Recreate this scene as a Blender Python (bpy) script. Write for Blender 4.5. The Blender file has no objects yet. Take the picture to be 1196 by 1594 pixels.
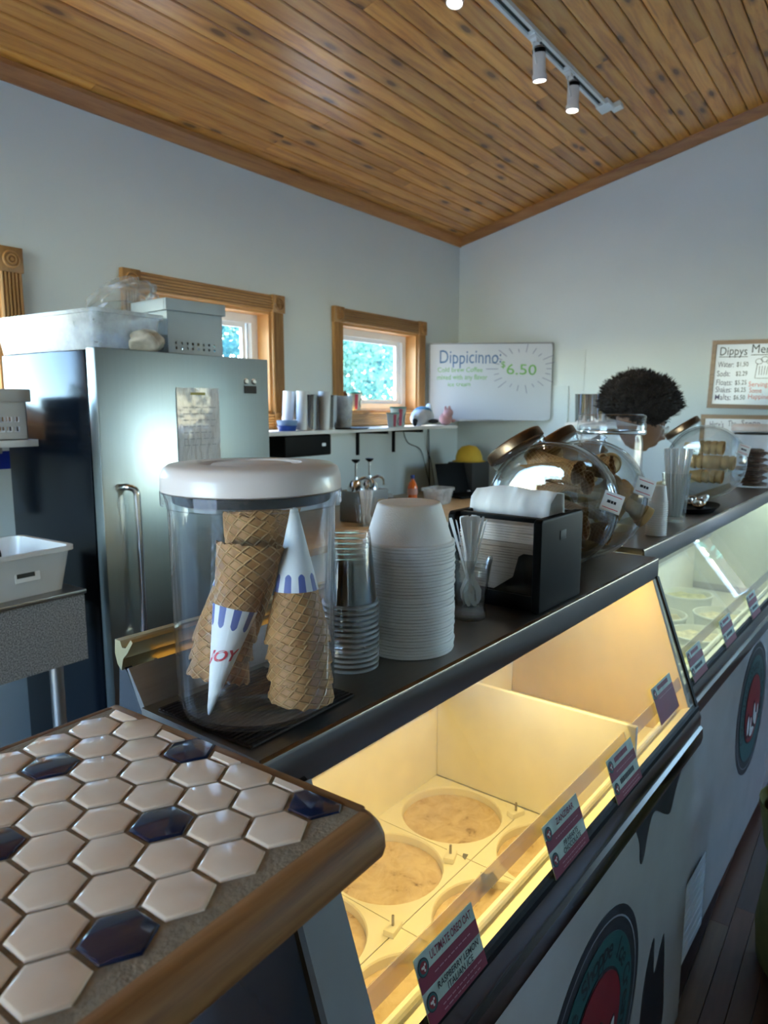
import bpy, bmesh, math, random
from mathutils import Vector, Matrix, Euler
random.seed(11)
R_ = math.radians
scene = bpy.context.scene
COL = scene.collection
CZ = 1.6                                    # camera height; heights below are world heights

# ------------------------------------------------------------------ camera
FPX = 1100.0
cam_d = bpy.data.cameras.new('camera'); cam = bpy.data.objects.new('camera', cam_d); COL.objects.link(cam)
cam_d.sensor_fit = 'VERTICAL'; cam_d.sensor_height = 36.0; cam_d.lens = FPX / 1594.0 * 36.0
cam_d.clip_start = 0.02; cam_d.clip_end = 200
cam.location = (0, 0, CZ)
HEAD = math.atan2(802.0, 1112.0)
cam.rotation_euler = (R_(90) - math.atan2(162.0, 1100.0), 0, HEAD - R_(90))
cam_d.dof.use_dof = True; cam_d.dof.focus_distance = 0.92; cam_d.dof.aperture_fstop = 9.0
scene.camera = cam

# ------------------------------------------------------------------ world, lights, exposure
world = bpy.data.worlds.new('sky'); scene.world = world; world.use_nodes = True
wn = world.node_tree; wn.nodes.clear()
wo = wn.nodes.new('ShaderNodeOutputWorld'); wb = wn.nodes.new('ShaderNodeBackground'); ws = wn.nodes.new('ShaderNodeTexSky')
ws.sky_type = 'NISHITA'; ws.sun_disc = False; ws.sun_elevation = R_(52); ws.sun_rotation = R_(200); ws.air_density = 1.1; ws.dust_density = 0.15; ws.ozone_density = 3.0
wb.inputs['Strength'].default_value = 0.9
wn.links.new(ws.outputs[0], wb.inputs[0]); wn.links.new(wb.outputs[0], wo.inputs[0])
scene.view_settings.view_transform = 'Standard'; scene.view_settings.look = 'None'
scene.view_settings.gamma = 1.0; scene.view_settings.use_curve_mapping = False
scene.view_settings.exposure = 2.2
scene.cycles.max_bounces = 14; scene.cycles.transparent_max_bounces = 24; scene.cycles.diffuse_bounces = 5
scene.cycles.glossy_bounces = 5; scene.cycles.transmission_bounces = 12
scene.cycles.caustics_reflective = False; scene.cycles.caustics_refractive = False
scene.cycles.sample_clamp_indirect = 4.0

sun_d = bpy.data.lights.new('sun', 'SUN'); sun_d.energy = 7.0; sun_d.angle = R_(0.8); sun_d.color = (1.0, .95, .86)
sun = bpy.data.objects.new('sun', sun_d); COL.objects.link(sun); sun.location = (-3, 6, 12)
sun.rotation_euler = Vector((-0.45, 0.75, 1.45)).to_track_quat('Z', 'Y').to_euler()

def area(name, loc, rot, sx, sy, power, color, portal=False, parent=None):
    d = bpy.data.lights.new(name, 'AREA'); d.shape = 'RECTANGLE'; d.size = sx; d.size_y = sy; d.energy = power; d.color = color
    o = bpy.data.objects.new(name, d); COL.objects.link(o); o.location = loc; o.rotation_euler = rot; o.parent = parent
    if portal: d.cycles.is_portal = True
    return o

# ------------------------------------------------------------------ helpers: tagging
def tag(o, label=None, cat=None, group=None, kind=None):
    if label: o['label'] = label
    if cat: o['category'] = cat
    if group: o['group'] = group
    if kind: o['kind'] = kind
    return o
def thing(name, label, cat, loc=(0, 0, 0), rotz=0.0, group=None, kind=None):
    o = bpy.data.objects.new(name, None); COL.objects.link(o); o.empty_display_size = 0.05
    o.location = loc; o.rotation_euler = (0, 0, rotz)
    return tag(o, label, cat, group, kind)
def copy_tree(o, parent=None):
    c = o.copy(); COL.objects.link(c); c.parent = parent
    for ch in o.children: copy_tree(ch, c)
    return c

# ------------------------------------------------------------------ helpers: geometry -> (verts, faces[, uvs])
def box(x0, x1, y0, y1, z0, z1):
    v = [(x0,y0,z0),(x1,y0,z0),(x1,y1,z0),(x0,y1,z0),(x0,y0,z1),(x1,y0,z1),(x1,y1,z1),(x0,y1,z1)]
    return v, [(0,3,2,1),(4,5,6,7),(0,1,5,4),(1,2,6,5),(2,3,7,6),(3,0,4,7)]
def join(*gs):
    V, F = [], []
    for g in gs:
        n = len(V); V += list(g[0]); F += [tuple(i + n for i in f) for f in g[1]]
    return V, F
def xf(g, M):
    return ([tuple(M @ Vector(v)) for v in g[0]], g[1]) + tuple(g[2:])
def T(x, y, z): return Matrix.Translation((x, y, z))
def RX(a): return Matrix.Rotation(R_(a), 4, 'X')
def RY(a): return Matrix.Rotation(R_(a), 4, 'Y')
def RZ(a): return Matrix.Rotation(R_(a), 4, 'Z')
def S(x, y, z): return Matrix.Diagonal((x, y, z, 1))
def lathe(prof, seg=32, uv=False, wob=None):
    n = seg + 1 if uv else seg
    V, F, U = [], [], []
    L = [0.0]
    for i in range(1, len(prof)): L.append(L[-1] + math.hypot(prof[i][0]-prof[i-1][0], prof[i][1]-prof[i-1][1]))
    for k, (r, z) in enumerate(prof):
        for j in range(n):
            a = 2 * math.pi * j / seg
            rr = r * (wob(k, a) if wob else 1.0)
            V.append((rr * math.cos(a), rr * math.sin(a), z)); U.append((j / seg, L[k] / max(L[-1], 1e-9)))
    for k in range(len(prof) - 1):
        for j in range(seg):
            j2 = j + 1 if uv else (j + 1) % seg
            F.append((k*n + j, k*n + j2, (k+1)*n + j2, (k+1)*n + j))
    return (V, F, U) if uv else (V, F)
def disc(r, z, seg=32, up=True):
    V = [(r*math.cos(2*math.pi*j/seg), r*math.sin(2*math.pi*j/seg), z) for j in range(seg)]
    return V, [tuple(range(seg)) if up else tuple(reversed(range(seg)))]
def prism(poly, a, b, axis='x'):
    """poly in the plane across the axis: x -> (y,z), y -> (x,z), z -> (x,y)"""
    def P(p, t): return {'x': (t, p[0], p[1]), 'y': (p[0], t, p[1]), 'z': (p[0], p[1], t)}[axis]
    n = len(poly); V = [P(p, a) for p in poly] + [P(p, b) for p in poly]
    F = [tuple(range(n)), tuple(reversed(range(n, 2*n)))]
    for i in range(n): F.append((i, n + i, n + (i+1) % n, (i+1) % n))
    return V, F
def tube(pts, r, seg=8, caps=True):
    pts = [Vector(p) for p in pts]; V, F = [], []
    up = Vector((0, 0, 1)); prev = None
    for i, p in enumerate(pts):
        d = (pts[min(i+1, len(pts)-1)] - pts[max(i-1, 0)]).normalized()
        if prev is None:
            u = d.cross(up if abs(d.z) < 0.9 else Vector((1, 0, 0))).normalized()
        else:
            u = (prev - d * prev.dot(d)).normalized()
        prev = u; w = d.cross(u); rr = r[i] if isinstance(r, (list, tuple)) else r
        for j in range(seg):
            a = 2*math.pi*j/seg; V.append(tuple(p + u*math.cos(a)*rr + w*math.sin(a)*rr))
    for i in range(len(pts)-1):
        for j in range(seg): F.append((i*seg+j, i*seg+(j+1) % seg, (i+1)*seg+(j+1) % seg, (i+1)*seg+j))
    if caps: F += [tuple(reversed(range(seg))), tuple(range((len(pts)-1)*seg, len(pts)*seg))]
    return V, F
def smooth_path(pts, n=6):
    P = [Vector(p) for p in pts]; out = []
    for i in range(len(P)-1):
        p0, p1, p2, p3 = P[max(i-1, 0)], P[i], P[i+1], P[min(i+2, len(P)-1)]
        for k in range(n):
            t = k/n
            out.append(0.5*((2*p1)+(-p0+p2)*t+(2*p0-5*p1+4*p2-p3)*t*t+(-p0+3*p1-3*p2+p3)*t**3))
    out.append(P[-1]); return out
def ball(rx, ry, rz, c=(0, 0, 0), seg=16, rings=10):
    prof = [(math.sin(math.pi*i/rings), -math.cos(math.pi*i/rings)) for i in range(rings+1)]
    prof[0] = (1e-4, -1); prof[-1] = (1e-4, 1)
    return xf(lathe(prof, seg), T(*c) @ S(rx, ry, rz))
def rrect(w, h, r, n=5):
    out = []
    for cx, cy, a0 in ((w/2-r, h/2-r, 0), (-w/2+r, h/2-r, 90), (-w/2+r, -h/2+r, 180), (w/2-r, -h/2+r, 270)):
        for k in range(n+1):
            a = R_(a0 + 90*k/n); out.append((cx + r*math.cos(a), cy + r*math.sin(a)))
    return out

def make_mesh(name, g, bev=0.0, bseg=2, smooth=35, recalc=True):
    me = bpy.data.meshes.new(name)
    me.from_pydata([tuple(v) for v in g[0]], [], g[1])
    bm = bmesh.new(); bm.from_mesh(me)
    if len(g) > 2:
        lay = bm.loops.layers.uv.new('UVMap')
        for f in bm.faces:
            for l in f.loops: l[lay].uv = g[2][l.vert.index]
    if recalc: bmesh.ops.recalc_face_normals(bm, faces=bm.faces)
    if bev > 0:
        es = [e for e in bm.edges if len(e.link_faces) == 2 and e.calc_face_angle(0) > 0.5]
        bmesh.ops.bevel(bm, geom=es, offset=bev, segments=bseg, affect='EDGES', profile=0.6, clamp_overlap=True)
    if smooth:
        for f in bm.faces: f.smooth = True
        for e in bm.edges:
            if len(e.link_faces) == 2: e.smooth = e.calc_face_angle(0) < R_(smooth)
    bm.to_mesh(me); bm.free(); return me
def obj(name, g, mat, parent=None, loc=(0, 0, 0), rot=(0, 0, 0), bev=0.0, bseg=2, smooth=35, recalc=True):
    me = g if isinstance(g, bpy.types.Mesh) else make_mesh(name, g, bev, bseg, smooth, recalc)
    if mat is not None and not me.materials: me.materials.append(mat)
    o = bpy.data.objects.new(name, me); COL.objects.link(o)
    o.location = loc; o.rotation_euler = rot; o.parent = parent
    return o

# text as flat mesh in XY, reading along +X, thickness along +Z
_tc = {}
def text_geo(s, size=1.0, depth=0.0, align='LEFT', shear=0.0, bold=0.0, wob=0.0):
    key = (s, shear, bold)
    if key not in _tc:
        cu = bpy.data.curves.new('t', 'FONT'); cu.body = s; cu.size = 1.0; cu.shear = shear; cu.offset = bold; cu.resolution_u = 3
        o = bpy.data.objects.new('t', cu); COL.objects.link(o)
        dg = bpy.context.evaluated_depsgraph_get(); dg.update()
        me = bpy.data.meshes.new_from_object(o.evaluated_get(dg))
        _tc[key] = ([tuple(v.co) for v in me.vertices], [tuple(p.vertices) for p in me.polygons])
        bpy.data.objects.remove(o); bpy.data.curves.remove(cu); bpy.data.meshes.remove(me)
    V, F = _tc[key]
    if not V: return [], []
    x0 = min(v[0] for v in V); x1 = max(v[0] for v in V)
    off = {'LEFT': x0, 'CENTER': (x0+x1)/2, 'RIGHT': x1}[align]
    ph = len(s) * 1.7
    return [((v[0]-off)*size, (v[1] + wob*math.sin(v[0]*3.1+ph) + wob*0.6*math.sin(v[0]*7.3+ph))*size, depth) for v in V], F

# ------------------------------------------------------------------ helpers: materials
class NT:
    def __init__(s, name):
        s.m = bpy.data.materials.new(name); s.m.use_nodes = True; s.t = s.m.node_tree; s.t.nodes.clear()
        s.out = s.t.nodes.new('ShaderNodeOutputMaterial')
    def n(s, typ, **kw):
        nd = s.t.nodes.new(typ)
        for k, v in kw.items():
            if k.startswith('_'): setattr(nd, k[1:], v)
            else: s.set(nd.inputs[k.replace('__', ' ')], v)
        return nd
    def set(s, sock, v):
        if isinstance(v, bpy.types.NodeSocket): s.t.links.new(v, sock)
        else:
            if sock.type == 'RGBA' and len(v) == 3: v = (*v, 1)
            sock.default_value = v
    def math(s, op, a, b=0.0, c=0.0):
        nd = s.t.nodes.new('ShaderNodeMath'); nd.operation = op
        for i, v in enumerate((a, b, c)): s.set(nd.inputs[i], v)
        return nd.outputs[0]
    def mix(s, f, a, b):
        nd = s.t.nodes.new('ShaderNodeMix'); nd.data_type = 'RGBA'
        s.set(nd.inputs[0], f); s.set(nd.inputs[6], a); s.set(nd.inputs[7], b); return nd.outputs[2]
    def ramp(s, f, stops, interp='LINEAR'):
        nd = s.t.nodes.new('ShaderNodeValToRGB'); nd.color_ramp.interpolation = interp; s.set(nd.inputs[0], f)
        els = nd.color_ramp.elements
        while len(els) < len(stops): els.new(0.5)
        for e, (p, c) in zip(els, stops): e.position = p; e.color = (*c, 1) if len(c) == 3 else c
        return nd.outputs[0]
    def pos(s, scale=(1, 1, 1), rand=0.0, src='pos', rot=(0, 0, 0)):
        if src == 'pos': p = s.t.nodes.new('ShaderNodeNewGeometry').outputs['Position']
        elif src == 'obj': p = s.t.nodes.new('ShaderNodeTexCoord').outputs['Object']
        else: p = s.t.nodes.new('ShaderNodeTexCoord').outputs['UV']
        if rand:
            oi = s.t.nodes.new('ShaderNodeObjectInfo'); c = s.t.nodes.new('ShaderNodeCombineXYZ')
            r = s.math('MULTIPLY', oi.outputs['Random'], rand); s.set(c.inputs[0], r); s.set(c.inputs[1], s.math('MULTIPLY', r, 1.7)); s.set(c.inputs[2], r)
            a = s.t.nodes.new('ShaderNodeVectorMath'); a.operation = 'ADD'; s.set(a.inputs[0], p); s.set(a.inputs[1], c.outputs[0]); p = a.outputs[0]
        mp = s.t.nodes.new('ShaderNodeMapping'); s.set(mp.inputs['Vector'], p); mp.inputs['Scale'].default_value = scale; mp.inputs['Rotation'].default_value = rot
        return mp.outputs[0]
    def noise(s, vec, scale=5, detail=3, rough=0.5, dist=0.0):
        nd = s.t.nodes.new('ShaderNodeTexNoise'); s.set(nd.inputs['Vector'], vec)
        nd.inputs['Scale'].default_value = scale; nd.inputs['Detail'].default_value = detail; nd.inputs['Roughness'].default_value = rough; nd.inputs['Distortion'].default_value = dist
        return nd.outputs[0]
    def bump(s, h, strength=0.3, dist=0.01):
        nd = s.t.nodes.new('ShaderNodeBump'); s.set(nd.inputs['Height'], h); nd.inputs['Strength'].default_value = strength; nd.inputs['Distance'].default_value = dist
        return nd.outputs[0]
    def pbsdf(s, **kw):
        b = s.t.nodes.new('ShaderNodeBsdfPrincipled')
        for k, v in kw.items(): s.set(b.inputs[{'col': 'Base Color', 'rough': 'Roughness', 'metal': 'Metallic', 'spec': 'Specular IOR Level', 'nrm': 'Normal', 'coat': 'Coat Weight', 'trans': 'Transmission Weight', 'ior': 'IOR', 'alpha': 'Alpha', 'ecol': 'Emission Color', 'estr': 'Emission Strength', 'aniso': 'Anisotropic', 'sss': 'Subsurface Weight', 'sheen': 'Sheen Weight', 'coatr': 'Coat Roughness'}[k]], v)
        s.set(s.out.inputs[0], b.outputs[0]); return b
def plain(name, col, rough=0.5, metal=0.0, spec=0.5, vary=0.12, vscale=9.0, bump=0.0, bscale=60.0, coat=0.0, src='pos', sss=0.0):
    k = NT(name); nz = k.noise(k.pos(src=src), vscale, 4)
    d = tuple(c*(1-vary) for c in col); l = tuple(min(1, c*(1+vary*0.6)) for c in col)
    kw = dict(col=k.ramp(nz, [(0.3, d), (0.7, l)]), rough=rough, metal=metal, spec=spec, coat=coat, sss=sss)
    if bump: kw['nrm'] = k.bump(k.noise(k.pos(src=src), bscale, 3), bump, 0.003)
    k.pbsdf(**kw); return k.m
def thin_glass(name, tint=(0.96, 0.98, 0.97), edge=(0.55, 0.62, 0.6), ior=1.45, rough=0.01, edge_at=0.75, dirt=0.0, refl=(1,1,1), flat=False):
    k = NT(name)
    lw = k.n('ShaderNodeLayerWeight', Blend=0.5)
    f = k.ramp(lw.outputs['Facing'], [(0.0, (0, 0, 0)), (edge_at, (0.12, 0.12, 0.12)), (1.0, (1, 1, 1))])
    tr = k.n('ShaderNodeBsdfTransparent', Color=k.mix(f, tint, edge))
    gl = k.n('ShaderNodeBsdfGlossy', Color=refl, Roughness=rough)
    f0 = ((ior-1)/(ior+1))**2
    fr = k.math('MULTIPLY_ADD', k.math('POWER', lw.outputs['Facing'], 5.0), 1-f0, f0)     # Schlick, the same from both sides of a thin sheet
    mx = k.n('ShaderNodeMixShader'); k.set(mx.inputs[0], fr); k.set(mx.inputs[1], tr.outputs[0]); k.set(mx.inputs[2], gl.outputs[0])
    last = mx.outputs[0]
    if dirt:
        df = k.n('ShaderNodeBsdfDiffuse', Color=(0.8, 0.82, 0.82)); nz = k.noise(k.pos(), 14, 5, 0.65)
        m2 = k.n('ShaderNodeMixShader'); k.set(m2.inputs[0], dirt if flat else k.math('MULTIPLY', nz, dirt)); k.set(m2.inputs[1], last); k.set(m2.inputs[2], df.outputs[0]); last = m2.outputs[0]
    k.set(k.out.inputs[0], last); return k.m
def wood(name, dark, mid, light, grain=(2.2, 26, 26), rand=30.0, rough=0.35, knots=False, coat=0.0, ax='x'):
    k = NT(name)
    g = grain if ax == 'x' else (grain[1], grain[0], grain[2]) if ax == 'y' else (grain[1], grain[2], grain[0])
    v = k.pos(scale=g, rand=rand)
    n1 = k.noise(v, 1.0, 5, 0.62, 0.6); n2 = k.noise(k.pos(scale=tuple(c*0.22 for c in g), rand=rand), 1.0, 2)
    c = k.ramp(n1, [(0.28, dark), (0.5, mid), (0.75, light)])
    oi = k.t.nodes.new('ShaderNodeObjectInfo')
    tone = k.math('MULTIPLY_ADD', oi.outputs['Random'], 0.42, 0.78)
    tone = k.math('MULTIPLY', tone, k.math('MULTIPLY_ADD', n2, 0.5, 0.75))
    sc = k.t.nodes.new('ShaderNodeVectorMath'); sc.operation = 'SCALE'; k.set(sc.inputs[0], c); k.set(sc.inputs[3], tone)
    c = sc.outputs[0]
    if knots:
        vo = k.t.nodes.new('ShaderNodeTexVoronoi'); k.set(vo.inputs['Vector'], k.pos(scale=(2.4, 8.5, 0) if ax == 'x' else (8.5, 2.4, 0), rand=rand)); vo.voronoi_dimensions = '2D'; vo.inputs['Scale'].default_value = 1.0; vo.inputs['Randomness'].default_value = 0.95
        d = k.math('ADD', vo.outputs['Distance'], k.math('MULTIPLY', n1, 0.06))
        kn = k.ramp(d, [(0.10, (1, 1, 1)), (0.135, (0.45, 0.45, 0.45)), (0.24, (0, 0, 0))])
        sep = k.n('ShaderNodeSeparateColor', Color=vo.outputs['Color']); kn = k.math('MULTIPLY', kn, k.math('GREATER_THAN', sep.outputs[0], 0.5))
        c = k.mix(k.math('MULTIPLY', kn, 0.88), c, tuple(q*0.28 for q in dark))
    k.pbsdf(col=c, rough=k.math('MULTIPLY_ADD', n1, 0.12, rough-0.06), coat=coat, coatr=0.25, nrm=k.bump(n1, 0.12, 0.002)); return k.m
def steel(name, col=(0.55, 0.56, 0.56), rough=0.28, ax=0, wave=0.0, scratch=0.05):
    k = NT(name); g = [180, 180, 180]; g[ax] = 3
    n1 = k.noise(k.pos(scale=tuple(g)), 1.0, 3, 0.6)
    h = k.math('MULTIPLY', n1, 0.012 if wave else 0.12)
    if wave: h = k.math('ADD', h, k.math('MULTIPLY', k.noise(k.pos(scale=(2.2, 2.2, 5.0)), 1.0, 2), wave))
    k.pbsdf(col=k.ramp(n1, [(0.3, tuple(c*(0.96 if wave else 0.88) for c in col)), (0.7, col)]), metal=1.0, rough=k.math('MULTIPLY_ADD', n1, 0.05 if wave else 0.14, rough-0.03), nrm=k.bump(h, scratch if not wave else 0.35, 0.01)); return k.m
def emit(name, col, strength):
    k = NT(name); e = k.n('ShaderNodeEmission', Color=col, Strength=strength); k.set(k.out.inputs[0], e.outputs[0]); return k.m

M = {}
k = NT('painted_drywall'); v = k.pos()
tn = k.noise(v, 5.5, 6, 0.55, 1.2); tn2 = k.noise(k.pos(scale=(1, 1, 1.6)), 1.3, 2)
k.pbsdf(col=k.ramp(tn2, [(0.3, (0.69, 0.76, 0.76)), (0.7, (0.75, 0.815, 0.81))]), rough=0.62, nrm=k.bump(k.ramp(tn, [(0.45, (0, 0, 0)), (0.6, (1, 1, 1))]), 0.12, 0.004)); M['wall'] = k.m
M['pine'] = wood('varnished_pine', (0.43, 0.15, 0.024), (0.69, 0.30, 0.055), (0.83, 0.44, 0.10), knots=True, rough=0.33, coat=0.45)
M['pinetrim'] = wood('pine_moulding', (0.27, 0.10, 0.025), (0.40, 0.17, 0.045), (0.5, 0.24, 0.07), rough=0.35)
M['pinetrimy'] = wood('pine_moulding_across', (0.27, 0.10, 0.025), (0.40, 0.17, 0.045), (0.5, 0.24, 0.07), rough=0.35, ax='y')
M['gap'] = plain('dark_groove', (0.05, 0.022, 0.008), 0.8)
M['oakx'] = wood('oak_casing', (0.26, 0.12, 0.035), (0.43, 0.22, 0.07), (0.55, 0.31, 0.11), rough=0.4)
M['oakz'] = wood('oak_casing_upright', (0.26, 0.12, 0.035), (0.43, 0.22, 0.07), (0.55, 0.31, 0.11), rough=0.4, ax='z')
M['jamb'] = plain('oak_jamb', (0.62, 0.32, 0.11), 0.4)
M['floorw'] = wood('floor_boards', (0.05, 0.022, 0.012), (0.11, 0.05, 0.026), (0.17, 0.085, 0.045), rough=0.4, rand=60)
M['edge'] = wood('counter_edge_wood', (0.14, 0.055, 0.016), (0.27, 0.115, 0.034), (0.38, 0.18, 0.06), grain=(4, 90, 90), rough=0.6)
M['edgey'] = wood('counter_edge_wood_across', (0.13, 0.055, 0.018), (0.24, 0.11, 0.038), (0.34, 0.17, 0.065), grain=(3, 60, 60), rough=0.42, ax='y')
M['vinyl'] = plain('white_vinyl', (0.82, 0.85, 0.87), 0.35, vary=0.03)
M['white'] = plain('white_plastic', (0.80, 0.79, 0.77), 0.32, vary=0.04)
M['whitepaint'] = plain('white_enamel', (0.82, 0.82, 0.80), 0.35, vary=0.04)
M['lid'] = plain('white_lid', (0.70, 0.60, 0.56), 0.33, vary=0.03, coat=0.12)
M['black'] = plain('black_plastic', (0.0035, 0.0033, 0.0033), 0.5, spec=0.10, vary=0.2)
M['blackmat'] = plain('matt_black', (0.015, 0.014, 0.014), 0.6, vary=0.2)
M['fridgeside'] = plain('black_vinyl_steel', (0.003, 0.005, 0.009), 0.14, spec=0.3, vary=0.2, bump=0.05, bscale=300)
M['steelz'] = steel('brushed_steel_upright', (0.42, 0.46, 0.45), 0.30, ax=2, wave=0.07)
M['steelx'] = steel('brushed_steel', (0.36, 0.34, 0.32), 0.3, ax=0)
M['darksteel'] = plain('dark_polished_steel', (0.17, 0.14, 0.12), 0.2, metal=1.0, vary=0.06, vscale=4)
M['chrome'] = plain('chrome', (0.75, 0.75, 0.74), 0.14, metal=1.0, vary=0.05)
M['alu'] = plain('aluminium', (0.62, 0.63, 0.64), 0.35, metal=1.0, vary=0.08)
M['greymetal'] = plain('grey_painted_metal', (0.30, 0.31, 0.33), 0.45, vary=0.1)
M['brass'] = plain('warm_alu', (0.62, 0.50, 0.28), 0.35, metal=1.0)
k = NT('cream_tile_glaze'); nz = k.noise(k.pos(rand=9), 30, 3); k.pbsdf(col=k.ramp(nz, [(0.3, (0.90, 0.65, 0.47)), (0.7, (0.95, 0.73, 0.56))]), rough=0.13, coat=0.5, nrm=k.bump(k.noise(k.pos(rand=9), 22, 2), 0.12, 0.004)); M['tile'] = k.m
k = NT('navy_tile_glaze'); nz = k.noise(k.pos(rand=9), 30, 3); k.pbsdf(col=k.ramp(nz, [(0.3, (0.008, 0.014, 0.04)), (0.7, (0.014, 0.024, 0.065))]), rough=0.12, coat=0.5, nrm=k.bump(k.noise(k.pos(rand=9), 22, 2), 0.12, 0.004)); M['navy'] = k.m
M['grout'] = plain('grey_grout', (0.31, 0.23, 0.15), 0.85, vary=0.25, vscale=60, bump=0.5, bscale=250)
M['foam'] = plain('white_foam', (0.93, 0.91, 0.89), 0.5, vary=0.03, bump=0.25, bscale=500)
M['paper'] = plain('white_paper', (0.84, 0.83, 0.80), 0.8, vary=0.03)
M['napkin'] = plain('napkin_paper', (0.80, 0.74, 0.68), 0.9, vary=0.08, vscale=40, bump=0.2, bscale=200)
M['glass'] = thin_glass('clear_glass', (0.965, 0.975, 0.97), (0.22, 0.25, 0.24), 1.65, edge_at=0.62)
M['plastic'] = thin_glass('clear_acrylic', (0.975, 0.98, 0.99), (0.62, 0.64, 0.70), 1.42, edge_at=0.75, rough=0.02, dirt=0.010)
M['cupplastic'] = thin_glass('clear_cup_plastic', (0.97, 0.97, 0.965), (0.7, 0.7, 0.7), 1.35, edge_at=0.8, rough=0.05)
M['cutglass'] = thin_glass('cut_glass', (0.96, 0.97, 0.965), (0.12, 0.14, 0.13), 1.8, edge_at=0.5)
M['doorglass'] = thin_glass('service_door_glass', (0.95, 0.97, 0.955), (0.8, 0.85, 0.82), 1.15, dirt=0.03)
M['cuprim'] = thin_glass('cup_rim', (0.9, 0.9, 0.9), (0.5, 0.5, 0.5), 1.7, dirt=0.35, flat=True)
M['pane'] = thin_glass('window_pane', (0.93, 0.97, 0.98), (0.8, 0.85, 0.86), 1.3)
M['caseglass'] = thin_glass('case_glass', (0.97, 0.98, 0.965), (0.8, 0.85, 0.82), 1.45, dirt=0.035)
M['smoke'] = thin_glass('smoked_acrylic', (0.86, 0.84, 0.82), (0.1, 0.1, 0.1), 1.45)
M['film'] = thin_glass('clear_film', (0.9, 0.9, 0.88), (0.5, 0.5, 0.5), 1.6, rough=0.12, dirt=0.35)
M['frost'] = thin_glass('frosted_clear_plastic', (0.85, 0.88, 0.92), (0.5, 0.55, 0.6), 1.45, rough=0.15, dirt=0.75)
M['hdpe'] = plain('white_liner', (0.86, 0.83, 0.74), 0.45, vary=0.06, vscale=12, bump=0.05)
k = NT('frosty_well_floor'); nz = k.noise(k.pos(), 26, 6, 0.68, 0.5)
k.pbsdf(col=k.ramp(nz, [(0.30, (0.20, 0.11, 0.05)), (0.40, (0.58, 0.43, 0.26)), (0.60, (0.72, 0.58, 0.40))]), rough=0.7, nrm=k.bump(nz, 0.4, 0.01)); M['well'] = k.m
M['endpanel'] = plain('tan_end_panel', (0.66, 0.52, 0.32), 0.4, vary=0.08)
M['green'] = plain('pale_green_card', (0.50, 0.60, 0.52), 0.4, vary=0.2, vscale=40)
M['berry'] = plain('berry_red', (0.23, 0.012, 0.04), 0.4, vary=0.15)
M['teal'] = plain('logo_teal', (0.012, 0.10, 0.095), 0.35, vary=0.1)
M['logored'] = plain('logo_red', (0.24, 0.006, 0.012), 0.35, vary=0.1)
M['logowhite'] = plain('logo_white', (0.75, 0.72, 0.66), 0.4)
M['inkblack'] = plain('ink_black', (0.01, 0.01, 0.012), 0.4)
M['inkpurple'] = plain('marker_purple', (0.05, 0.035, 0.10), 0.5)
M['inkblue'] = plain('marker_blue', (0.09, 0.20, 0.42), 0.5)
M['inkgreen'] = plain('marker_green', (0.22, 0.50, 0.16), 0.5)
M['inkred'] = plain('marker_red', (0.62, 0.10, 0.07), 0.5)
M['inkgrey'] = plain('marker_grey', (0.35, 0.38, 0.5), 0.5)
M['board'] = plain('whiteboard', (0.70, 0.74, 0.80), 0.2, vary=0.04, vscale=3)
M['boardframe'] = wood('board_frame', (0.20, 0.11, 0.05), (0.30, 0.17, 0.08), (0.36, 0.22, 0.11), ax='y')
M['laminate'] = plain('tan_laminate', (0.50, 0.34, 0.18), 0.4, vary=0.12, vscale=14)
k = NT('granite_laminate'); nz = k.noise(k.pos(), 260, 4, 0.75); k.pbsdf(col=k.ramp(nz, [(0.38, (0.07, 0.07, 0.075)), (0.5, (0.26, 0.26, 0.27)), (0.64, (0.5, 0.49, 0.48))]), rough=0.5); M['granite'] = k.m
M['grass'] = plain('pale_gravel', (0.36, 0.37, 0.38), 0.9, vary=0.2, vscale=3)
M['asphalt'] = plain('asphalt', (0.055, 0.075, 0.11), 0.85, vary=0.2, vscale=20)
M['bark'] = plain('bark', (0.12, 0.09, 0.07), 0.9, vary=0.4)
M['navybag'] = plain('dark_blue', (0.01, 0.02, 0.08), 0.4)

# ================================================================== STRUCTURE
XB, YA, YC, XD = 4.866, 2.80, -3.2, -2.8
SL = 0.234; CA = math.atan(SL); YR = -0.2
def ceil_z(y): return 2.864 + SL*(YA - y) if y > YR else 2.864 + SL*(YA - YR) - SL*(YR - y)

fl = tag(obj('floor', box(XD, XB, YC, YA, -0.12, -0.012), M['floorw']), kind='structure')
fp = prism([(-0.028, -0.012), (0.028, -0.012), (0.028, -0.001), (0.0272, 0), (-0.0272, 0), (-0.028, -0.001)], 0, 1, 'x')
floor_mats = [wood('floor_board_tone', tuple(c*t for c in a), tuple(c*t for c in b), tuple(c*t for c in c_), rough=0.34, rand=60) for a, b, c_, t in (
    ((0.06, 0.022, 0.01), (0.11, 0.045, 0.02), (0.15, 0.07, 0.035), 1.0), ((0.11, 0.055, 0.03), (0.17, 0.09, 0.05), (0.22, 0.12, 0.07), 1.0),
    ((0.045, 0.02, 0.018), (0.07, 0.035, 0.03), (0.1, 0.05, 0.04), 1.0), ((0.09, 0.028, 0.014), (0.14, 0.05, 0.026), (0.18, 0.07, 0.04), 1.0))]
fmesh = []
for fm in floor_mats:
    me = make_mesh('floor_plank', fp, smooth=0); me.materials.append(fm); fmesh.append(me)
y = 0.462; i = 0
while y > -0.65:
    x = 0.9 - random.random()*0.6; last = -1
    while x < XB:
        L = random.uniform(0.7, 1.25); L = min(L, XB - x)
        if XB - x - L < 0.3: L = XB - x
        c = random.choice([q for q in range(4) if q != last]); last = c
        o = obj('floor_plank', fmesh[c], None, fl, (x, y - 0.028, 0)); o.scale = (L - 0.0012, 1, 1); x += L
    y -= 0.057

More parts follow.
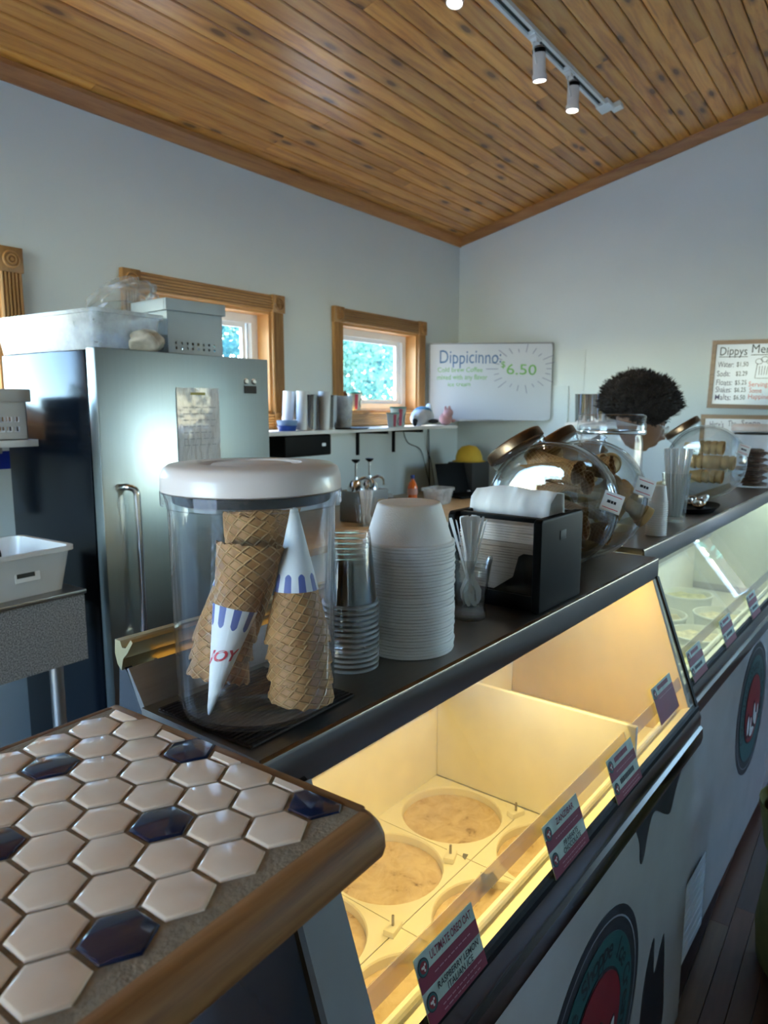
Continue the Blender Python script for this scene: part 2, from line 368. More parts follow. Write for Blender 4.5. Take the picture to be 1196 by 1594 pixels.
WZ0, WZ1 = 1.57, 2.114
WIN = [(0.50, 1.39), (2.0, 2.83), (3.434, 4.28)]
gs = [box(XD, XB + 0.15, YA, YA+0.15, -0.12, WZ0), box(XD, XB + 0.15, YA, YA+0.15, WZ1, 3.0)]
xs = [XD] + [q for w in WIN for q in w] + [XB + 0.15]
for a in range(0, len(xs), 2): gs.append(box(xs[a], xs[a+1], YA, YA+0.15, WZ0, WZ1))
wa = tag(obj('wall_back', join(*gs), M['wall'], smooth=0), kind='structure')
def gable(x0, x1):
    z = ceil_z
    return prism([(YC-0.15, -0.12), (YA, -0.12), (YA, z(YA)+0.1), (YR, z(YR)+0.1), (YC-0.15, z(YC)+0.1)], x0, x1, 'x')
HB = (-3.1, -0.85, 1.25, 2.45); HB2 = (-0.58, -0.32, 0.75, 2.1)  # unseen right wall openings, added to be mirrored in refrigerator door and freezer glass
def gable_hole():
    z = lambda y: ceil_z(y)+.1
    a, b, z0, z1 = HB; c, d, e0, e1 = HB2
    def pc(pts): return prism(pts, XB, XB+.15, 'x')
    return join(pc([(d, -.12), (YA, -.12), (YA, z(YA)), (d, z(d))]), pc([(c, e1), (d, e1), (d, z(d)), (YR, z(YR)), (c, z(c))]), pc([(c, -.12), (d, -.12), (d, e0), (c, e0)]),
                pc([(b, -.12), (c, -.12), (c, z(c)), (b, z(b))]), pc([(a, -.12), (b, -.12), (b, z0), (a, z0)]), pc([(a, z1), (b, z1), (b, z(b)), (a, z(a))]), pc([(YC-.15, -.12), (a, -.12), (a, z(a)), (YC-.15, z(YC-.15))]))
tag(obj('wall_right', gable_hole(), M['wall'], smooth=0), kind='structure')
# unseen rear and customer side walls, with window openings sized for light and reflections
def wall_with_holes(name, span, z0, z1, holes, axis, at, thick):
    gs = []; us = sorted(set([span[0], span[1]] + [h[0] for h in holes] + [h[1] for h in holes]))
    for a, b in zip(us[:-1], us[1:]):
        h = [q for q in holes if q[0] <= a + 1e-6 and q[1] >= b - 1e-6]
        segs = [(z0, z1)] if not h else [(z0, h[0][2]), (h[0][3], z1)]
        for s0, s1 in segs:
            if s1 - s0 > 1e-4: gs.append(box(a, b, at, at+thick, s0, s1) if axis == 'x' else box(at, at+thick, a, b, s0, s1))
    return tag(obj(name, join(*gs), M['wall'], smooth=0), kind='structure')
HC = [(4.05, 4.7, 1.25, 2.45)]
HD = [(0.35, 2.55, 0.75, 2.6)]
wall_with_holes('wall_front', (XD, XB+0.15), -0.12, 3.0, HC, 'x', YC-0.15, 0.15)
wall_with_holes('wall_left', (YC, YA), -0.12, 3.6, HD, 'y', XD-0.15, 0.15)
n = 3
for (a, b, z0, z1) in HC:
    n += 1
    w = thing('window_%d' % n, 'unseen white framed window added to the customer side wall for its reflection', 'window', ((a+b)/2, YC-0.08, z0), kind='structure'); del w['category']; del w['label']
    hw, h = (b-a)/2, z1-z0
    obj('frame', join(box(-hw, hw, -.03, .03, 0, .06), box(-hw, hw, -.03, .03, h-.06, h), box(-hw, -hw+.06, -.03, .03, .06, h-.06), box(hw-.06, hw, -.03, .03, .06, h-.06), box(-.03, .03, -.03, .03, .06, h-.06)), M['vinyl'], w)
    obj('pane', box(-hw+.06, hw-.06, -.004, .004, .06, h-.06), M['pane'], w)
    area('portal', ((a+b)/2, YC-0.02, (z0+z1)/2), (R_(90), 0, 0), b-a, z1-z0, 1, (1, 1, 1), True)
for (a, b, z0, z1) in HD + [HB, HB2]:
    n += 1; onB = (a, b, z0, z1) in (HB, HB2)
    w = thing('window_%d' % n if z0 > 0.2 else 'door_1', None, None, (XB+.08 if onB else XD-0.08, (a+b)/2, z0), kind='structure')
    hw, h = (b-a)/2, z1-z0
    obj('frame', join(box(-.03, .03, -hw, hw, 0, .08), box(-.03, .03, -hw, hw, h-.08, h), box(-.03, .03, -hw, -hw+.08, .08, h-.08), box(-.03, .03, hw-.08, hw, .08, h-.08)), M['vinyl'], w)
    obj('pane', box(-.004, .004, -hw+.08, hw-.08, .08, h-.08), M['pane'], w)
    area('portal', (XB+.02 if onB else XD-0.02, (a+b)/2, (z0+z1)/2), (0, R_(90 if onB else -90), 0), z1-z0, b-a, 1, (1, 1, 1), True)

# ceiling: backing roof deck plus single pine boards on the slope in view
ce = tag(obj('ceiling', prism([(YA+0.15, ceil_z(YA+0.15)+.014), (YR, ceil_z(YR)+.014), (YC-0.15, ceil_z(YC-0.15)+.014), (YC-0.15, ceil_z(YC-0.15)+.16), (YR, ceil_z(YR)+.16), (YA+0.15, ceil_z(YA+.15)+.16)], XD-.15, XB+.15, 'x'), M['gap'], smooth=0), kind='structure')
PW = 0.0775; half = PW/math.cos(CA)/2 - 0.0019
pm = make_mesh('ceiling_plank', prism([(-half, 0.012), (half, 0.012), (half, 0.0045), (half-0.004, 0), (-half+0.004, 0), (-half, 0.0045)], 0, 1, 'x'), smooth=0)
pm.materials.append(M['pine'])
i = 0
while True:
    y = YA - PW*(i + 0.5)
    if y < YR + PW: break
    x = XD + (0 if i % 2 else -0.0); first = True
    while x < XB - 0.01:
        L = random.uniform(0.5, 2.4) if first else random.uniform(1.2, 3.4)
        first = False
        if XB - x - L < 0.45: L = XB - x
        o = obj('ceiling_plank', pm, None, ce, (x, y, ceil_z(y)), (-CA, 0, 0)); o.scale = (L - 0.0016, 1, 1); x += L
    i += 1
q = [(0, 0), (0.0, -0.062), (-0.012, -0.062), (-0.020, -0.045), (-0.034, -0.012), (-0.036, 0.006)]
tag(obj('trim_1', prism([(YA + a, 2.862 + b) for a, b in q], XD, XB, 'x'), M['pinetrim'], smooth=0), kind='structure')
def trimB():
    V, F = [], []
    ys = [YA, YR]; 
    for yy in ys:
        for a, b in q: V.append((XB + a*1.0, yy, ceil_z(yy) + b))
    m = len(q); F = [tuple(range(m)), tuple(reversed(range(m, 2*m)))] + [(i, m+i, m+(i+1) % m, (i+1) % m) for i in range(m)]
    return V, F
tag(obj('trim_2', trimB(), M['pinetrimy'], smooth=0), kind='structure')

# oak windows of the back wall
def flute_poly(w, t, ng=5):
    pts = [(0, 0), (0, t*0.75), (0.006, t)]
    g = (w - 0.016)/ng
    for i in range(ng):
        a = 0.008 + i*g
        pts += [(a+0.0015, t), (a+0.003, t-0.009), (a+g-0.0065, t-0.009), (a+g-0.005, t)]
    return pts + [(w-0.006, t), (w, t*0.75), (w, 0)]
CW, CT = 0.085, 0.022
def oak_window(n, x0, x1, sashbar=True):
    z0, z1 = WZ0, WZ1; cx = (x0+x1)/2
    w = tag(bpy.data.objects.new('window_%d' % n, None), kind='structure'); COL.objects.link(w); w.location = (cx, YA, z0)
    hw, h = (x1-x0)/2, z1-z0
    fp = flute_poly(CW, CT)
    obj('casing', prism([(-t, h + a) for a, t in fp], -hw, hw, 'x'), M['oakx'], w, smooth=0)
    obj('casing', prism([(-t, -CW + a) for a, t in fp], -hw, hw, 'x'), M['oakx'], w, smooth=0)
    obj('casing', prism([(-hw - CW + a, -t) for a, t in fp], 0, h, 'z'), M['oakz'], w, smooth=0)
    obj('casing', prism([(hw + a, -t) for a, t in fp], 0, h, 'z'), M['oakz'], w, smooth=0)
    for sx in (-1, 1):
        for sz in (0, 1):
            bx = sx*(hw + CW/2); bz = -CW/2 if sz == 0 else h + CW/2
            b = obj('corner_block', box(-CW/2-.004, CW/2+.004, -.028, 0, -CW/2-.004, CW/2+.004), M['oakz'], w, (bx, 0, bz), bev=.003)
            obj('rosette', xf(lathe([(0.001, .006), (.006, .007), (.010, -.004), (.014, .007), (.019, .007), (.023, -.004), (.027, .006), (.031, .006), (.034, 0)], 24), RX(90)), M['oakx'], b, (0, -.028, 0))
    # jamb boards lining the opening
    t = 0.015
    for nm, g in (('jamb', box(-hw, -hw+t, 0, .13, 0, h)), ('jamb', box(hw-t, hw, 0, .13, 0, h)), ('jamb', box(-hw+t, hw-t, 0, .13, h-t, h)), ('window_sill', box(-hw+t, hw-t, -.0, .13, 0, t))):
        obj(nm, g, M['jamb'], w, smooth=0)
    # white vinyl frame, sash and pane
    def ring(a0, a1, b0, b1, th, y0, y1): return join(box(a0, a1, y0, y1, b0, b0+th), box(a0, a1, y0, y1, b1-th, b1), box(a0, a0+th, y0, y1, b0+th, b1-th), box(a1-th, a1, y0, y1, b0+th, b1-th))
    obj('frame', ring(-hw+t, hw-t, t, h-t, .045, .085, .135), M['vinyl'], w, smooth=0)
    s1 = obj('sash', ring(-hw+t+.045, hw-t-.075, t+.045, h-t-.045, .026, .10, .118), M['vinyl'], w, smooth=0)
    obj('pane', box(-hw+t+.07, hw-t-.10, .107, .111, t+.07, h-t-.07), M['pane'], s1, smooth=0)
    s2 = obj('sash', join(box(hw-t-.075, hw-t-.065, .118, .133, t+.045, h-t-.045), box(hw-t-.056, hw-t-.045, .112, .133, t+.045, h-t-.045)), M['vinyl'], w, smooth=0)
    obj('pane', box(hw-t-.065, hw-t-.056, .122, .126, t+.045, h-t-.045), M['pane'], s2, smooth=0)
    area('portal', (cx, YA+0.16, (z0+z1)/2), (R_(-90), 0, 0), x1-x0, h, 1, (1, 1, 1), True)
for i, (a, b) in enumerate(WIN): oak_window(i+1, a, b)

# ================================================================== OUTSIDE
gr = tag(obj('ground', box(-60, 60, -60, 60, -0.5, -0.3), M['grass'], smooth=0), kind='structure')
rd = tag(obj('added_road', box(5.4, 16, -40, 3.5, -0.3, -0.28), M['asphalt'], smooth=0), kind='structure')  # unseen dark strip added to dim the ground's reflection in the freezer glass
def leaf_mat(name, a, b):
    k = NT(name); nz = k.noise(k.pos(), 1.2, 4)
    d = k.n('ShaderNodeBsdfDiffuse', Color=k.ramp(nz, [(0.3, a), (0.7, b)])); t = k.n('ShaderNodeBsdfTranslucent', Color=k.ramp(nz, [(0.3, a), (0.7, b)]))
    m = k.n('ShaderNodeMixShader', Fac=0.4); k.set(m.inputs[1], d.outputs[0]); k.set(m.inputs[2], t.outputs[0]); k.set(k.out.inputs[0], m.outputs[0]); return k.m
LM = [leaf_mat('leaves', (0.07, 0.20, 0.15), (0.24, 0.38, 0.27)), leaf_mat('leaves_dark', (0.035, 0.12, 0.13), (0.13, 0.26, 0.23))]  # bluish cast in the leaf colours stands in for sky glare
def crown_mesh(seed, rx, rz, nl, mat):
    rnd = random.Random(seed); V, F = [], []
    cl = [(Vector((rnd.gauss(0, .45)*rx, rnd.gauss(0, .45)*rx, rnd.uniform(-.7, .8)*rz)), rnd.uniform(.28, .5)*rx) for _ in range(22)]
    for _ in range(nl):
        c, r = rnd.choice(cl); d = Vector((rnd.gauss(0, 1), rnd.gauss(0, 1), rnd.gauss(0, 1))).normalized()
        p = c + d * r * rnd.uniform(.7, 1.05); s = rnd.uniform(.05, .11)
        u = Vector((rnd.gauss(0, 1), rnd.gauss(0, 1), rnd.gauss(0, 1))).normalized(); w = u.cross(d).normalized()
        k0 = len(V); V += [tuple(p - u*s), tuple(p + w*s*.5), tuple(p + u*s), tuple(p - w*s*.5)]; F.append((k0, k0+1, k0+2, k0+3))
    me = make_mesh('crown', (V, F), smooth=0, recalc=False); me.materials.append(mat); return me
CM = [crown_mesh(3, 1.7, 2.0, 4200, LM[0]), crown_mesh(5, 2.0, 2.6, 4800, LM[1]), crown_mesh(9, 1.5, 1.5, 3400, LM[0])]
for j, (x, y, s, c, lab) in enumerate([
    (4.6, 10.5, 1.0, 0, 'leafy tree outside, nearest the window behind the refrigerator'),
    (8.6, 10.2, 1.0, 1, 'dark green tree outside, seen left in the window behind the refrigerator'),
    (10.2, 8.6, 0.85, 2, 'low bright green tree outside the window above the shelf'),
    (12.6, 10.4, 1.05, 0, 'bright green tree filling the middle of the window above the shelf'),
    (11.2, 13.6, 1.3, 1, 'tall dark tree standing behind the bright green ones'),
    (15.4, 11.4, 1.1, 1, 'dark green tree outside, rightmost in the window above the shelf'),
    (6.4, 14.5, 1.35, 1, 'tall dark tree furthest away beyond the refrigerator window'),
    (17.5, 15.5, 1.4, 0, 'distant bright tree furthest right outside'),
    (11.5, -2.6, 1.2, 0, 'unseen tree added to be mirrored in the refrigerator door'),  # unseen trees from here on, added for reflections and to break the bright horizon
    (10.8, -7.2, 1.15, 1, 'unseen tree added left of the one mirrored in the refrigerator door'),
    (13.5, -11.5, 1.3, 0, 'unseen tree added for reflections, furthest along the row'),
    (15.5, 1.8, 1.25, 1, 'unseen tree added to be mirrored in the second freezer glass')]):
    t = thing('tree', lab, 'tree', (x, y, -0.3), random.uniform(0, 6), 'trees outside the windows'); t.scale = (s, s, s)
    obj('crown', CM[c], None, t, (0, 0, 3.1))
    obj('trunk', tube([(0, 0, 0), (.05, .03, 1.4), (.0, .05, 3.0), (.1, 0, 4.2)], [.17, .13, .09, .04], 8), M['bark'], t)

# ================================================================== TRACK LIGHT on the slope
def slope_frame(x, y): return T(x, y, ceil_z(y)) @ Matrix.Rotation(-CA, 4, 'X')
tr = thing('track_light', 'white ceiling track light with three small spotlight heads', 'track light', (3.2, 1.405, ceil_z(1.405)))
tr.rotation_euler = (-CA, 0, 0)
M['trackw'] = plain('white_track', (0.86, 0.90, 0.88), 0.4, vary=0.03)
M['trackslot'] = plain('track_slot', (0.03, 0.05, 0.05), 0.5)
ra = obj('rail', prism([(-.023, 0), (.023, 0), (.023, -.026), (.010, -.026), (.010, -.008), (-.010, -.008), (-.010, -.026), (-.023, -.026)], -2.6, .70, 'x'), M['trackw'], tr, smooth=0)
obj('slot', box(-2.6, .70, -.0098, .0098, -.012, -.008), M['trackslot'], ra, smooth=0)
obj('end_feed', join(box(.68, .78, -.04, .03, -.03, 0), box(.77, .83, -.075, -.02, -.028, 0)), M['trackw'], tr, bev=.003)
M['lens'] = emit('warm_lamp_lens', (1.0, 0.93, 0.78), 6.0)
for hx, tilt in ((-.80, 14), (-.10, -8), (.29, 2)):
    hd = obj('lamp_head', xf(lathe([(.001, .052), (.014, .052), (.02, .045), (.0215, .04), (.0215, -.03), (.024, -.034), (.024, -.052), (.021, -.052), (.019, -.046)], 24), RX(math.degrees(CA)) @ RY(tilt) @ T(0, 0, -.0)), M['whitepaint'], tr, (hx - .06, 0, -.138)); hd.scale = (1.28, 1.28, 1.28)
    obj('lens', xf(disc(.0195, -.047, 24, False), RX(math.degrees(CA)) @ RY(tilt)), M['lens'], hd)
    obj('collar', xf(lathe([(.0218, .03), (.0222, .03), (.0222, .042), (.016, .05), (.006, .052)], 24), RX(math.degrees(CA)) @ RY(tilt)), M['black'], hd)
    obj('yoke', join(tube(smooth_path([(-.028, 0, -.01), (-.031, 0, .03), (-.02, 0, .062), (0, 0, .07), (.02, 0, .062), (.031, 0, .03), (.028, 0, -.01)]), .003, 6), box(-.03, .03, -.014, .014, .083, .098), box(-.012, .012, -.01, .01, .066, .084)), M['trackw'], hd)
    sp = bpy.data.lights.new('spot_bulb', 'SPOT'); sp.energy = 6; sp.color = (1, .86, .66); sp.spot_size = R_(70); sp.spot_blend = .6; sp.shadow_soft_size = .02
    so = bpy.data.objects.new('spot_bulb', sp); COL.objects.link(so); so.parent = tr; so.location = (hx - .06, 0, -.138); so.matrix_parent_inverse = Matrix.Identity(4)
    so.rotation_euler = (CA, R_(tilt), 0); so.location = Vector((hx - .06, 0, -.138)) + (Euler((CA, R_(tilt), 0)).to_matrix() @ Vector((0, 0, -.072)))

# ================================================================== TILE COUNTER (nearest)
TZ = 1.265
tc = thing('tile_counter', 'hexagon tiled serving counter with wooden edge in the foreground', 'counter', (-0.2, 0.51, 0))
def LT(g): return xf(g, T(0.2, -0.51, 0))
obj('grout_bed', LT(box(-.95, .434, .339, .691, TZ-.03, TZ-.0005)), M['grout'], tc, smooth=0)
# bullnose front edging, thin back and side strips
bull = [(.339, TZ-.036), (.339, TZ-.0005), (.333, TZ+.0003), (.326, TZ-.0015), (.319, TZ-.007), (.3145, TZ-.015), (.3135, TZ-.025), (.316, TZ-.033), (.322, TZ-.036)]
obj('front_edging', LT(prism(bull, -.95, .435, 'x')), M['edge'], tc, smooth=50)
def cornerpiece():
    V, F = [], []; n = 7
    for kx in range(n):
        a = R_(90*kx/(n-1))
        for (yy, zz) in bull:
            off = .339 - yy    # distance outwards
            V.append((.435 + math.sin(a)*off*0.5, .339 - math.cos(a)*off, zz))
    m = len(bull)
    for a in range(n-1):
        for b in range(m-1): F.append((a*m+b, a*m+b+1, (a+1)*m+b+1, (a+1)*m+b))
    return V, F
obj('corner_edging', LT(cornerpiece()), M['edge'], tc, smooth=50)
obj('side_edging', LT(box(.434, .4445, .339, .6985, TZ-.036, TZ)), M['edgey'], tc, bev=.003)
obj('back_edging', LT(box(-.95, .434, .691, .6985, TZ-.036, TZ)), M['edge'], tc, bev=.002)
obj('substrate', LT(box(-.94, .434, .339, .691, TZ-.05, TZ-.03)), M['edge'], tc, smooth=0)
obj('base_cabinet', LT(box(-.92, .30, .40, .68, 0, TZ-.05)), M['greymetal'], tc, bev=.004)
pit = .0478; fr_ = .0478/2 - .0019; rr = fr_/math.cos(R_(30))
def hexpoly(r): return [(r*math.sin(R_(60*k)), r*math.cos(R_(60*k))) for k in range(6)][::-1]
def clip(poly, xc):
    out = []
    for i in range(len(poly)):
        a, b = poly[i], poly[(i+1) % len(poly)]
        if a[0] <= xc: out.append(a)
        if (a[0] <= xc) != (b[0] <= xc):
            t = (xc-a[0])/(b[0]-a[0]); out.append((xc, a[1]+t*(b[1]-a[1])))
    return out
def tile_geo(poly):
    cx = sum(p[0] for p in poly)/len(poly); cy = sum(p[1] for p in poly)/len(poly)
    V, F = [], []; n = len(poly)
    for s, z in ((1.0, -.006), (1.0, .0000), (.955, .0011), (.88, .0015)):
        for p in poly: V.append((cx+(p[0]-cx)*s, cy+(p[1]-cy)*s, z))
    for r in range(3):
        for i in range(n): F.append((r*n+i, r*n+(i+1) % n, (r+1)*n+(i+1) % n, (r+1)*n+i))
    F.append(tuple(range(3*n, 4*n))); return V, F
tmesh = {}
for nm in ('tile', 'navy'):
    me = make_mesh('hex_tile', tile_geo(hexpoly(rr)), smooth=40); me.materials.append(M[nm]); tmesh[nm] = me
for j in range(8):
    y = .3765 + .0409*j; xo = .4229 - .03*(y-.376)*0.5
    for i in range(-1, 27):
        x = xo - pit*i - (.0242 if j % 2 else 0.0)
        if x < -.92 or x - fr_ > .428: continue
        if i == -1 and not j % 2: continue
        nav = (j % 4 == 0 and i % 4 == 0) or (j % 4 == 2 and i % 4 == 2)
        if x + fr_ > .4425:
            pl = clip(hexpoly(rr), .4325 - x)
            if len(pl) < 3: continue
            o = obj('hex_tile', tile_geo(pl), M['navy' if nav else 'tile'], tc)
        else:
            o = obj('hex_tile', tmesh['navy' if nav else 'tile'], None, tc)
        o.location = (x + .2, y - .51, TZ + random.uniform(-.0003, .0003)); o.rotation_euler = (random.uniform(-.012, .012), random.uniform(-.012, .012), random.uniform(-.02, .02))

# ================================================================== FREEZERS (frame turned 2.5 degrees from the wall)
FA = R_(-2.5); FM = Matrix.Rotation(FA, 4, 'Z')
def FP(x, y, zr): return FM @ Vector((x, y, zr + CZ))
M['cowwhite'] = plain('white_panel_gloss', (0.54, 0.515, 0.49), 0.16, vary=0.05, coat=0.6)
M['tophat'] = steel('steel_top', (0.30, 0.275, 0.25), 0.34, ax=0)
M['strip'] = thin_glass('acrylic_strip', (0.99, 0.88, 0.74), (0.9, 0.8, 0.7), 1.4, dirt=0.28, flat=True)
M['ndark'] = plain('dark_glass_end', (0.03, 0.035, 0.045), 0.15)
M['liner2'] = plain('cool_liner', (0.74, 0.76, 0.68), 0.45, vary=0.06)
def freezer(name, label, x0, x1, dy, dz, lampcol, power, near_strip, tubs):
    cx = (x0+x1)/2; root = thing(name, label, 'freezer', FP(cx, .8, -CZ), FA)
    LM_ = T(-cx, -.8, CZ)
    def P(nm, g, mt, par=root, **kw): return obj(nm, xf(g, LM_), mt, par, **kw)
    def sh(p): return [(a+dy, b+dz) for a, b in p]
    def pr(p, a, b): return prism(sh(p), a, b, 'x')
    P('top_plate', pr([(.735,-.36),(.524,-.36),(.524,-.375),(.735,-.375)], x0, x1), M['tophat'], smooth=0)
    P('front_lip', pr([(.524,-.3595),(.5195,-.362),(.518,-.366),(.518,-.408),(.524,-.408)], x0, x1), M['darksteel'], smooth=40)
    P('rear_flange', pr([(.735,-.36),(.766,-.318),(.769,-.320),(.738,-.375),(.735,-.375)], x0+.004, x1), M['steelx'], smooth=0)
    P('rear_rail', pr([(.775,-.322),(.770,-.306),(.760,-.297),(.747,-.281),(.751,-.278),(.763,-.291),(.771,-.292),(.775,-.284),(.786,-.284),(.788,-.302),(.783,-.316)], x0, x1), M['brass'], smooth=30)
    prof = [(.421,-.72),(.524,-.413),(.735,-.378),(.768,-.325),(.785,-.31),(.815,-.62),(.893,-.63),(.893,-.88),(.421,-.88)]
    P('near_end_panel', pr(prof, x0+.004, x0+.014), M['ndark'] if near_strip else M['liner2'], smooth=0)
    P('end_liner', pr([(a+(.006 if a < .6 else -.004), b-.004) for a, b in prof], x0+.046, x0+.05), M['hdpe'], smooth=0)
    P('far_end_panel', pr(prof, x1-.02, x1-.004), M['endpanel'] if near_strip else M['liner2'], smooth=0)
    fr = [(.5215,-.408),(.4135,-.708),(.407,-.706),(.5155,-.405)]
    if near_strip: P('end_frame', pr([(.5215,-.408),(.4135,-.708),(.403,-.706),(.5125,-.403)], x0+.004, x0+.064), plain('grey_end_frame', (.27, .265, .27), .5), smooth=0)
    else: P('end_frame', pr(fr, x0, x0+.014), M['black'], smooth=0)
    P('end_frame', pr(fr, x1-.014, x1), M['black'], smooth=0)
    P('front_glass', pr([(.520,-.4085),(.4125,-.707),(.4095,-.706),(.517,-.4075)], x0+(.064 if near_strip else .014), x1-.014), M['caseglass'], smooth=0)
    P('acrylic_strip', pr([(.4475,-.637),(.4395,-.662),(.4415,-.6625),(.4495,-.6375)], x0+.064, x1-.03), M['strip'], smooth=0)
    P('inner_ledge', pr([(.416,-.708),(.447,-.722),(.447,-.74),(.414,-.74)], x0+.05, x1-.02), M['hdpe'], smooth=0)
    P('inner_rail', xf(tube([(x0+.055, .447+dy, -.712+dz), (x1-.045, .447+dy, -.712+dz), (x1-.035, .45+dy, -.714+dz)], .0065, 10), Matrix.Identity(4)), M['hdpe'])
    P('gasket', pr([(.4145,-.702),(.405,-.709),(.4035,-.718),(.409,-.722),(.416,-.716)], x0, x1), M['black'], smooth=0)
    P('front_rail', pr([(.425,-.722),(.4045,-.719),(.3985,-.735),(.3995,-.757),(.393,-.762),(.3915,-.785),(.395,-.802),(.41,-.806),(.425,-.806)], x0-.004, x1+.002), M['darksteel'], smooth=40)
    fpanel = P('front_panel', box(x0, x1, .405+dy, .42+dy, -1.55, -.804+dz), M['cowwhite'], smooth=0)
    P('toe_kick', box(x0+.02, x1-.02, .43+dy, .45+dy, -1.6, -1.55), M['blackmat'], smooth=0)
    P('side_panel', box(x0, x0+.012, .42+dy, 1.0+dy, -1.56, -.80+dz), M['greymetal'], smooth=0)
    P('side_panel', box(x1-.012, x1, .42+dy, 1.0+dy, -1.56, -.80+dz), M['cowwhite'], smooth=0)
    P('back_panel', box(x0+.012, x1-.012, .985+dy, 1.0+dy, -1.56, -.62+dz), M['steelx'], smooth=0)
    P('bottom_panel', box(x0+.012, x1-.012, .45+dy, .985+dy, -1.6, -1.54), M['blackmat'], smooth=0)
    P('back_ledge', box(x0+.05, x1-.02, .822+dy, .985+dy, -.64+dz, -.622+dz), M['steelx'], smooth=0)
    P('back_liner', box(x0+.05, x1-.02, .894+dy, .90+dy, -.93+dz, -.62+dz), M['hdpe'], smooth=0)
    P('front_liner', box(x0+.05, x1-.02, .414+dy, .42+dy, -.93+dz, -.74+dz), M['hdpe'], smooth=0)
    P('tank_floor', box(x0+.014, x1-.02, .42+dy, .894+dy, -.95+dz, -.915+dz), M['hdpe'], smooth=0)
    # sliding service doors at the back, with frames
    nd = 2 if near_strip else 3
    for k in range(nd):
        a = x0+.05 + (x1-.02-x0-.05)*k/nd; b = x0+.05 + (x1-.02-x0-.05)*(k+1)/nd; o_ = .006*(k % 2)
        def sl(t, off): return (.785 + (.815-.785)*t + off, -.315 + (-.62+.315)*t)
        d = P('service_door', pr([sl(0.0, o_), sl(1, o_), sl(1, o_+.003), sl(0.0, o_+.003)], a+.03, b-.03), M['doorglass'], smooth=0)
        for (p, q_) in ((a, a+.03), (b-.03, b)):
            P('door_stile', pr([sl(0, o_-.002), sl(1, o_-.002), sl(1, o_+.006), sl(0, o_+.006)], p, q_), M['brass'] if near_strip else M['alu'], d, smooth=0)
        P('door_rail', pr([sl(.86, o_-.003), sl(1, o_-.003), sl(1, o_+.006), sl(.86, o_+.006)], a+.03, b-.03), M['steelx'], d, smooth=0)
        P('door_knob', xf(lathe([(.001, .006), (.006, .005), (.009, .002), (.009, 0)], 16), T(b-.015, .798+dy+o_, -.54+dz) @ RX(85)), M['chrome'], d)
    # lamp under the top plate
    P('lamp_housing', box(x0+.06, x1-.03, .545+dy, .60+dy, -.389+dz, -.376+dz), M['whitepaint'], smooth=0)
    P('lamp_tube', tube([(x0+.07, .572+dy, -.397+dz), (x1-.05, .572+dy, -.397+dz)], .007, 10), emit(name+'_tube', lampcol, 3.0))
    la = area('lamp_light', (0, .572+dy-.8, -.4055+dz+CZ), (R_(-14), 0, 0), x1-x0-.14, .014, power, lampcol, parent=root)
    return root, P, fpanel

f1, P1, fpan1 = freezer('dipping_freezer', 'ice cream dipping freezer with warm lit interior and empty round wells, nearest the tile counter', .456, 1.734, 0, 0, (1.0, .71, .22), 0.98, True, False)
def cell(x0, x1, y0, y1, z, r, th=.02):
    cx, cy = (x0+x1)/2, (y0+y1)/2; hx, hy = (x1-x0)/2, (y1-y0)/2
    an = sorted(set([2*math.pi*k/36 for k in range(36)] + [math.atan2(sy*hy, sx*hx) % (2*math.pi) for sx in (-1, 1) for sy in (-1, 1)]))
    V, F = [], []; n = len(an)
    for zz, kind in ((z-th, 'o'), (z, 'o'), (z, 'i2'), (z-.003, 'i'), (z-th, 'i')):
        for a in an:
            dx, dy = math.cos(a), math.sin(a)
            s = min(hx/max(abs(dx), 1e-9), hy/max(abs(dy), 1e-9)) if kind == 'o' else (r+.002 if kind == 'i2' else r)
            V.append((cx+dx*s, cy+dy*s, zz))
    for q in range(4):
        for i in range(n): F.append((q*n+i, q*n+(i+1) % n, (q+1)*n+(i+1) % n, (q+1)*n+i))
    return V, F
ZP = -.88
edges = [.645, .8755, 1.106, 1.336]
for (y0, y1) in ((.657, .893), (.422, .655)):
    P1('liner_plate', box(.507, .643, y0, y1, ZP-.02, ZP), M['hdpe'], smooth=0)
    for a, b in zip(edges[:-1], edges[1:]):
        pc = P1('well_plate', cell(a+.001, b-.001, y0, y1, ZP, .108), M['hdpe'], smooth=30)
        P1('well_floor', xf(join(disc(.1075, 0, 36), lathe([(.1075, 0), (.1075, -.01)], 36)), T((a+b)/2, (y0+y1)/2, ZP-.019)), M['well'], pc)
P1('divider', box(1.337, 1.349, .424, .893, ZP, -.622), M['hdpe'], bev=.002)
P1('raised_cover', box(1.349, 1.712, .424, .893, -.80, -.785), M['hdpe'], bev=.003)
for (x, y, a) in ((1.085, .69, 20), (.86, .66, 10), (1.30, .66, -20)):
    cl = thing('tub_clip', {20: 'small yellowed clip with upright pin beside the middle well', 10: 'small yellowed clip with upright pin near the leftmost well', -20: 'small yellowed clip with upright pin next to the freezer divider'}[a], 'clip', FP(x, y, ZP), FA + R_(a), 'clips on the freezer floor')
    obj('base', box(-.017, .017, -.010, .010, 0, .012), M['hdpe'], cl, bev=.002); obj('pin', tube([(0, 0, .012), (0, 0, .03)], .0025, 8), M['steelx'], cl)
tag(obj('label_scrap', prism([(-.022,-.012),(.008,-.018),(.026,-.006),(.014,.004),(.02,.016),(-.006,.012),(-.018,.018),(-.012,.002)], 0, .001, 'z'), plain('grey_scrap', (.2,.2,.19), .7), None, FP(1.075, .60, ZP+.0005), (0, 0, FA+.4)), 'torn grey label scrap lying on the freezer floor', 'label')
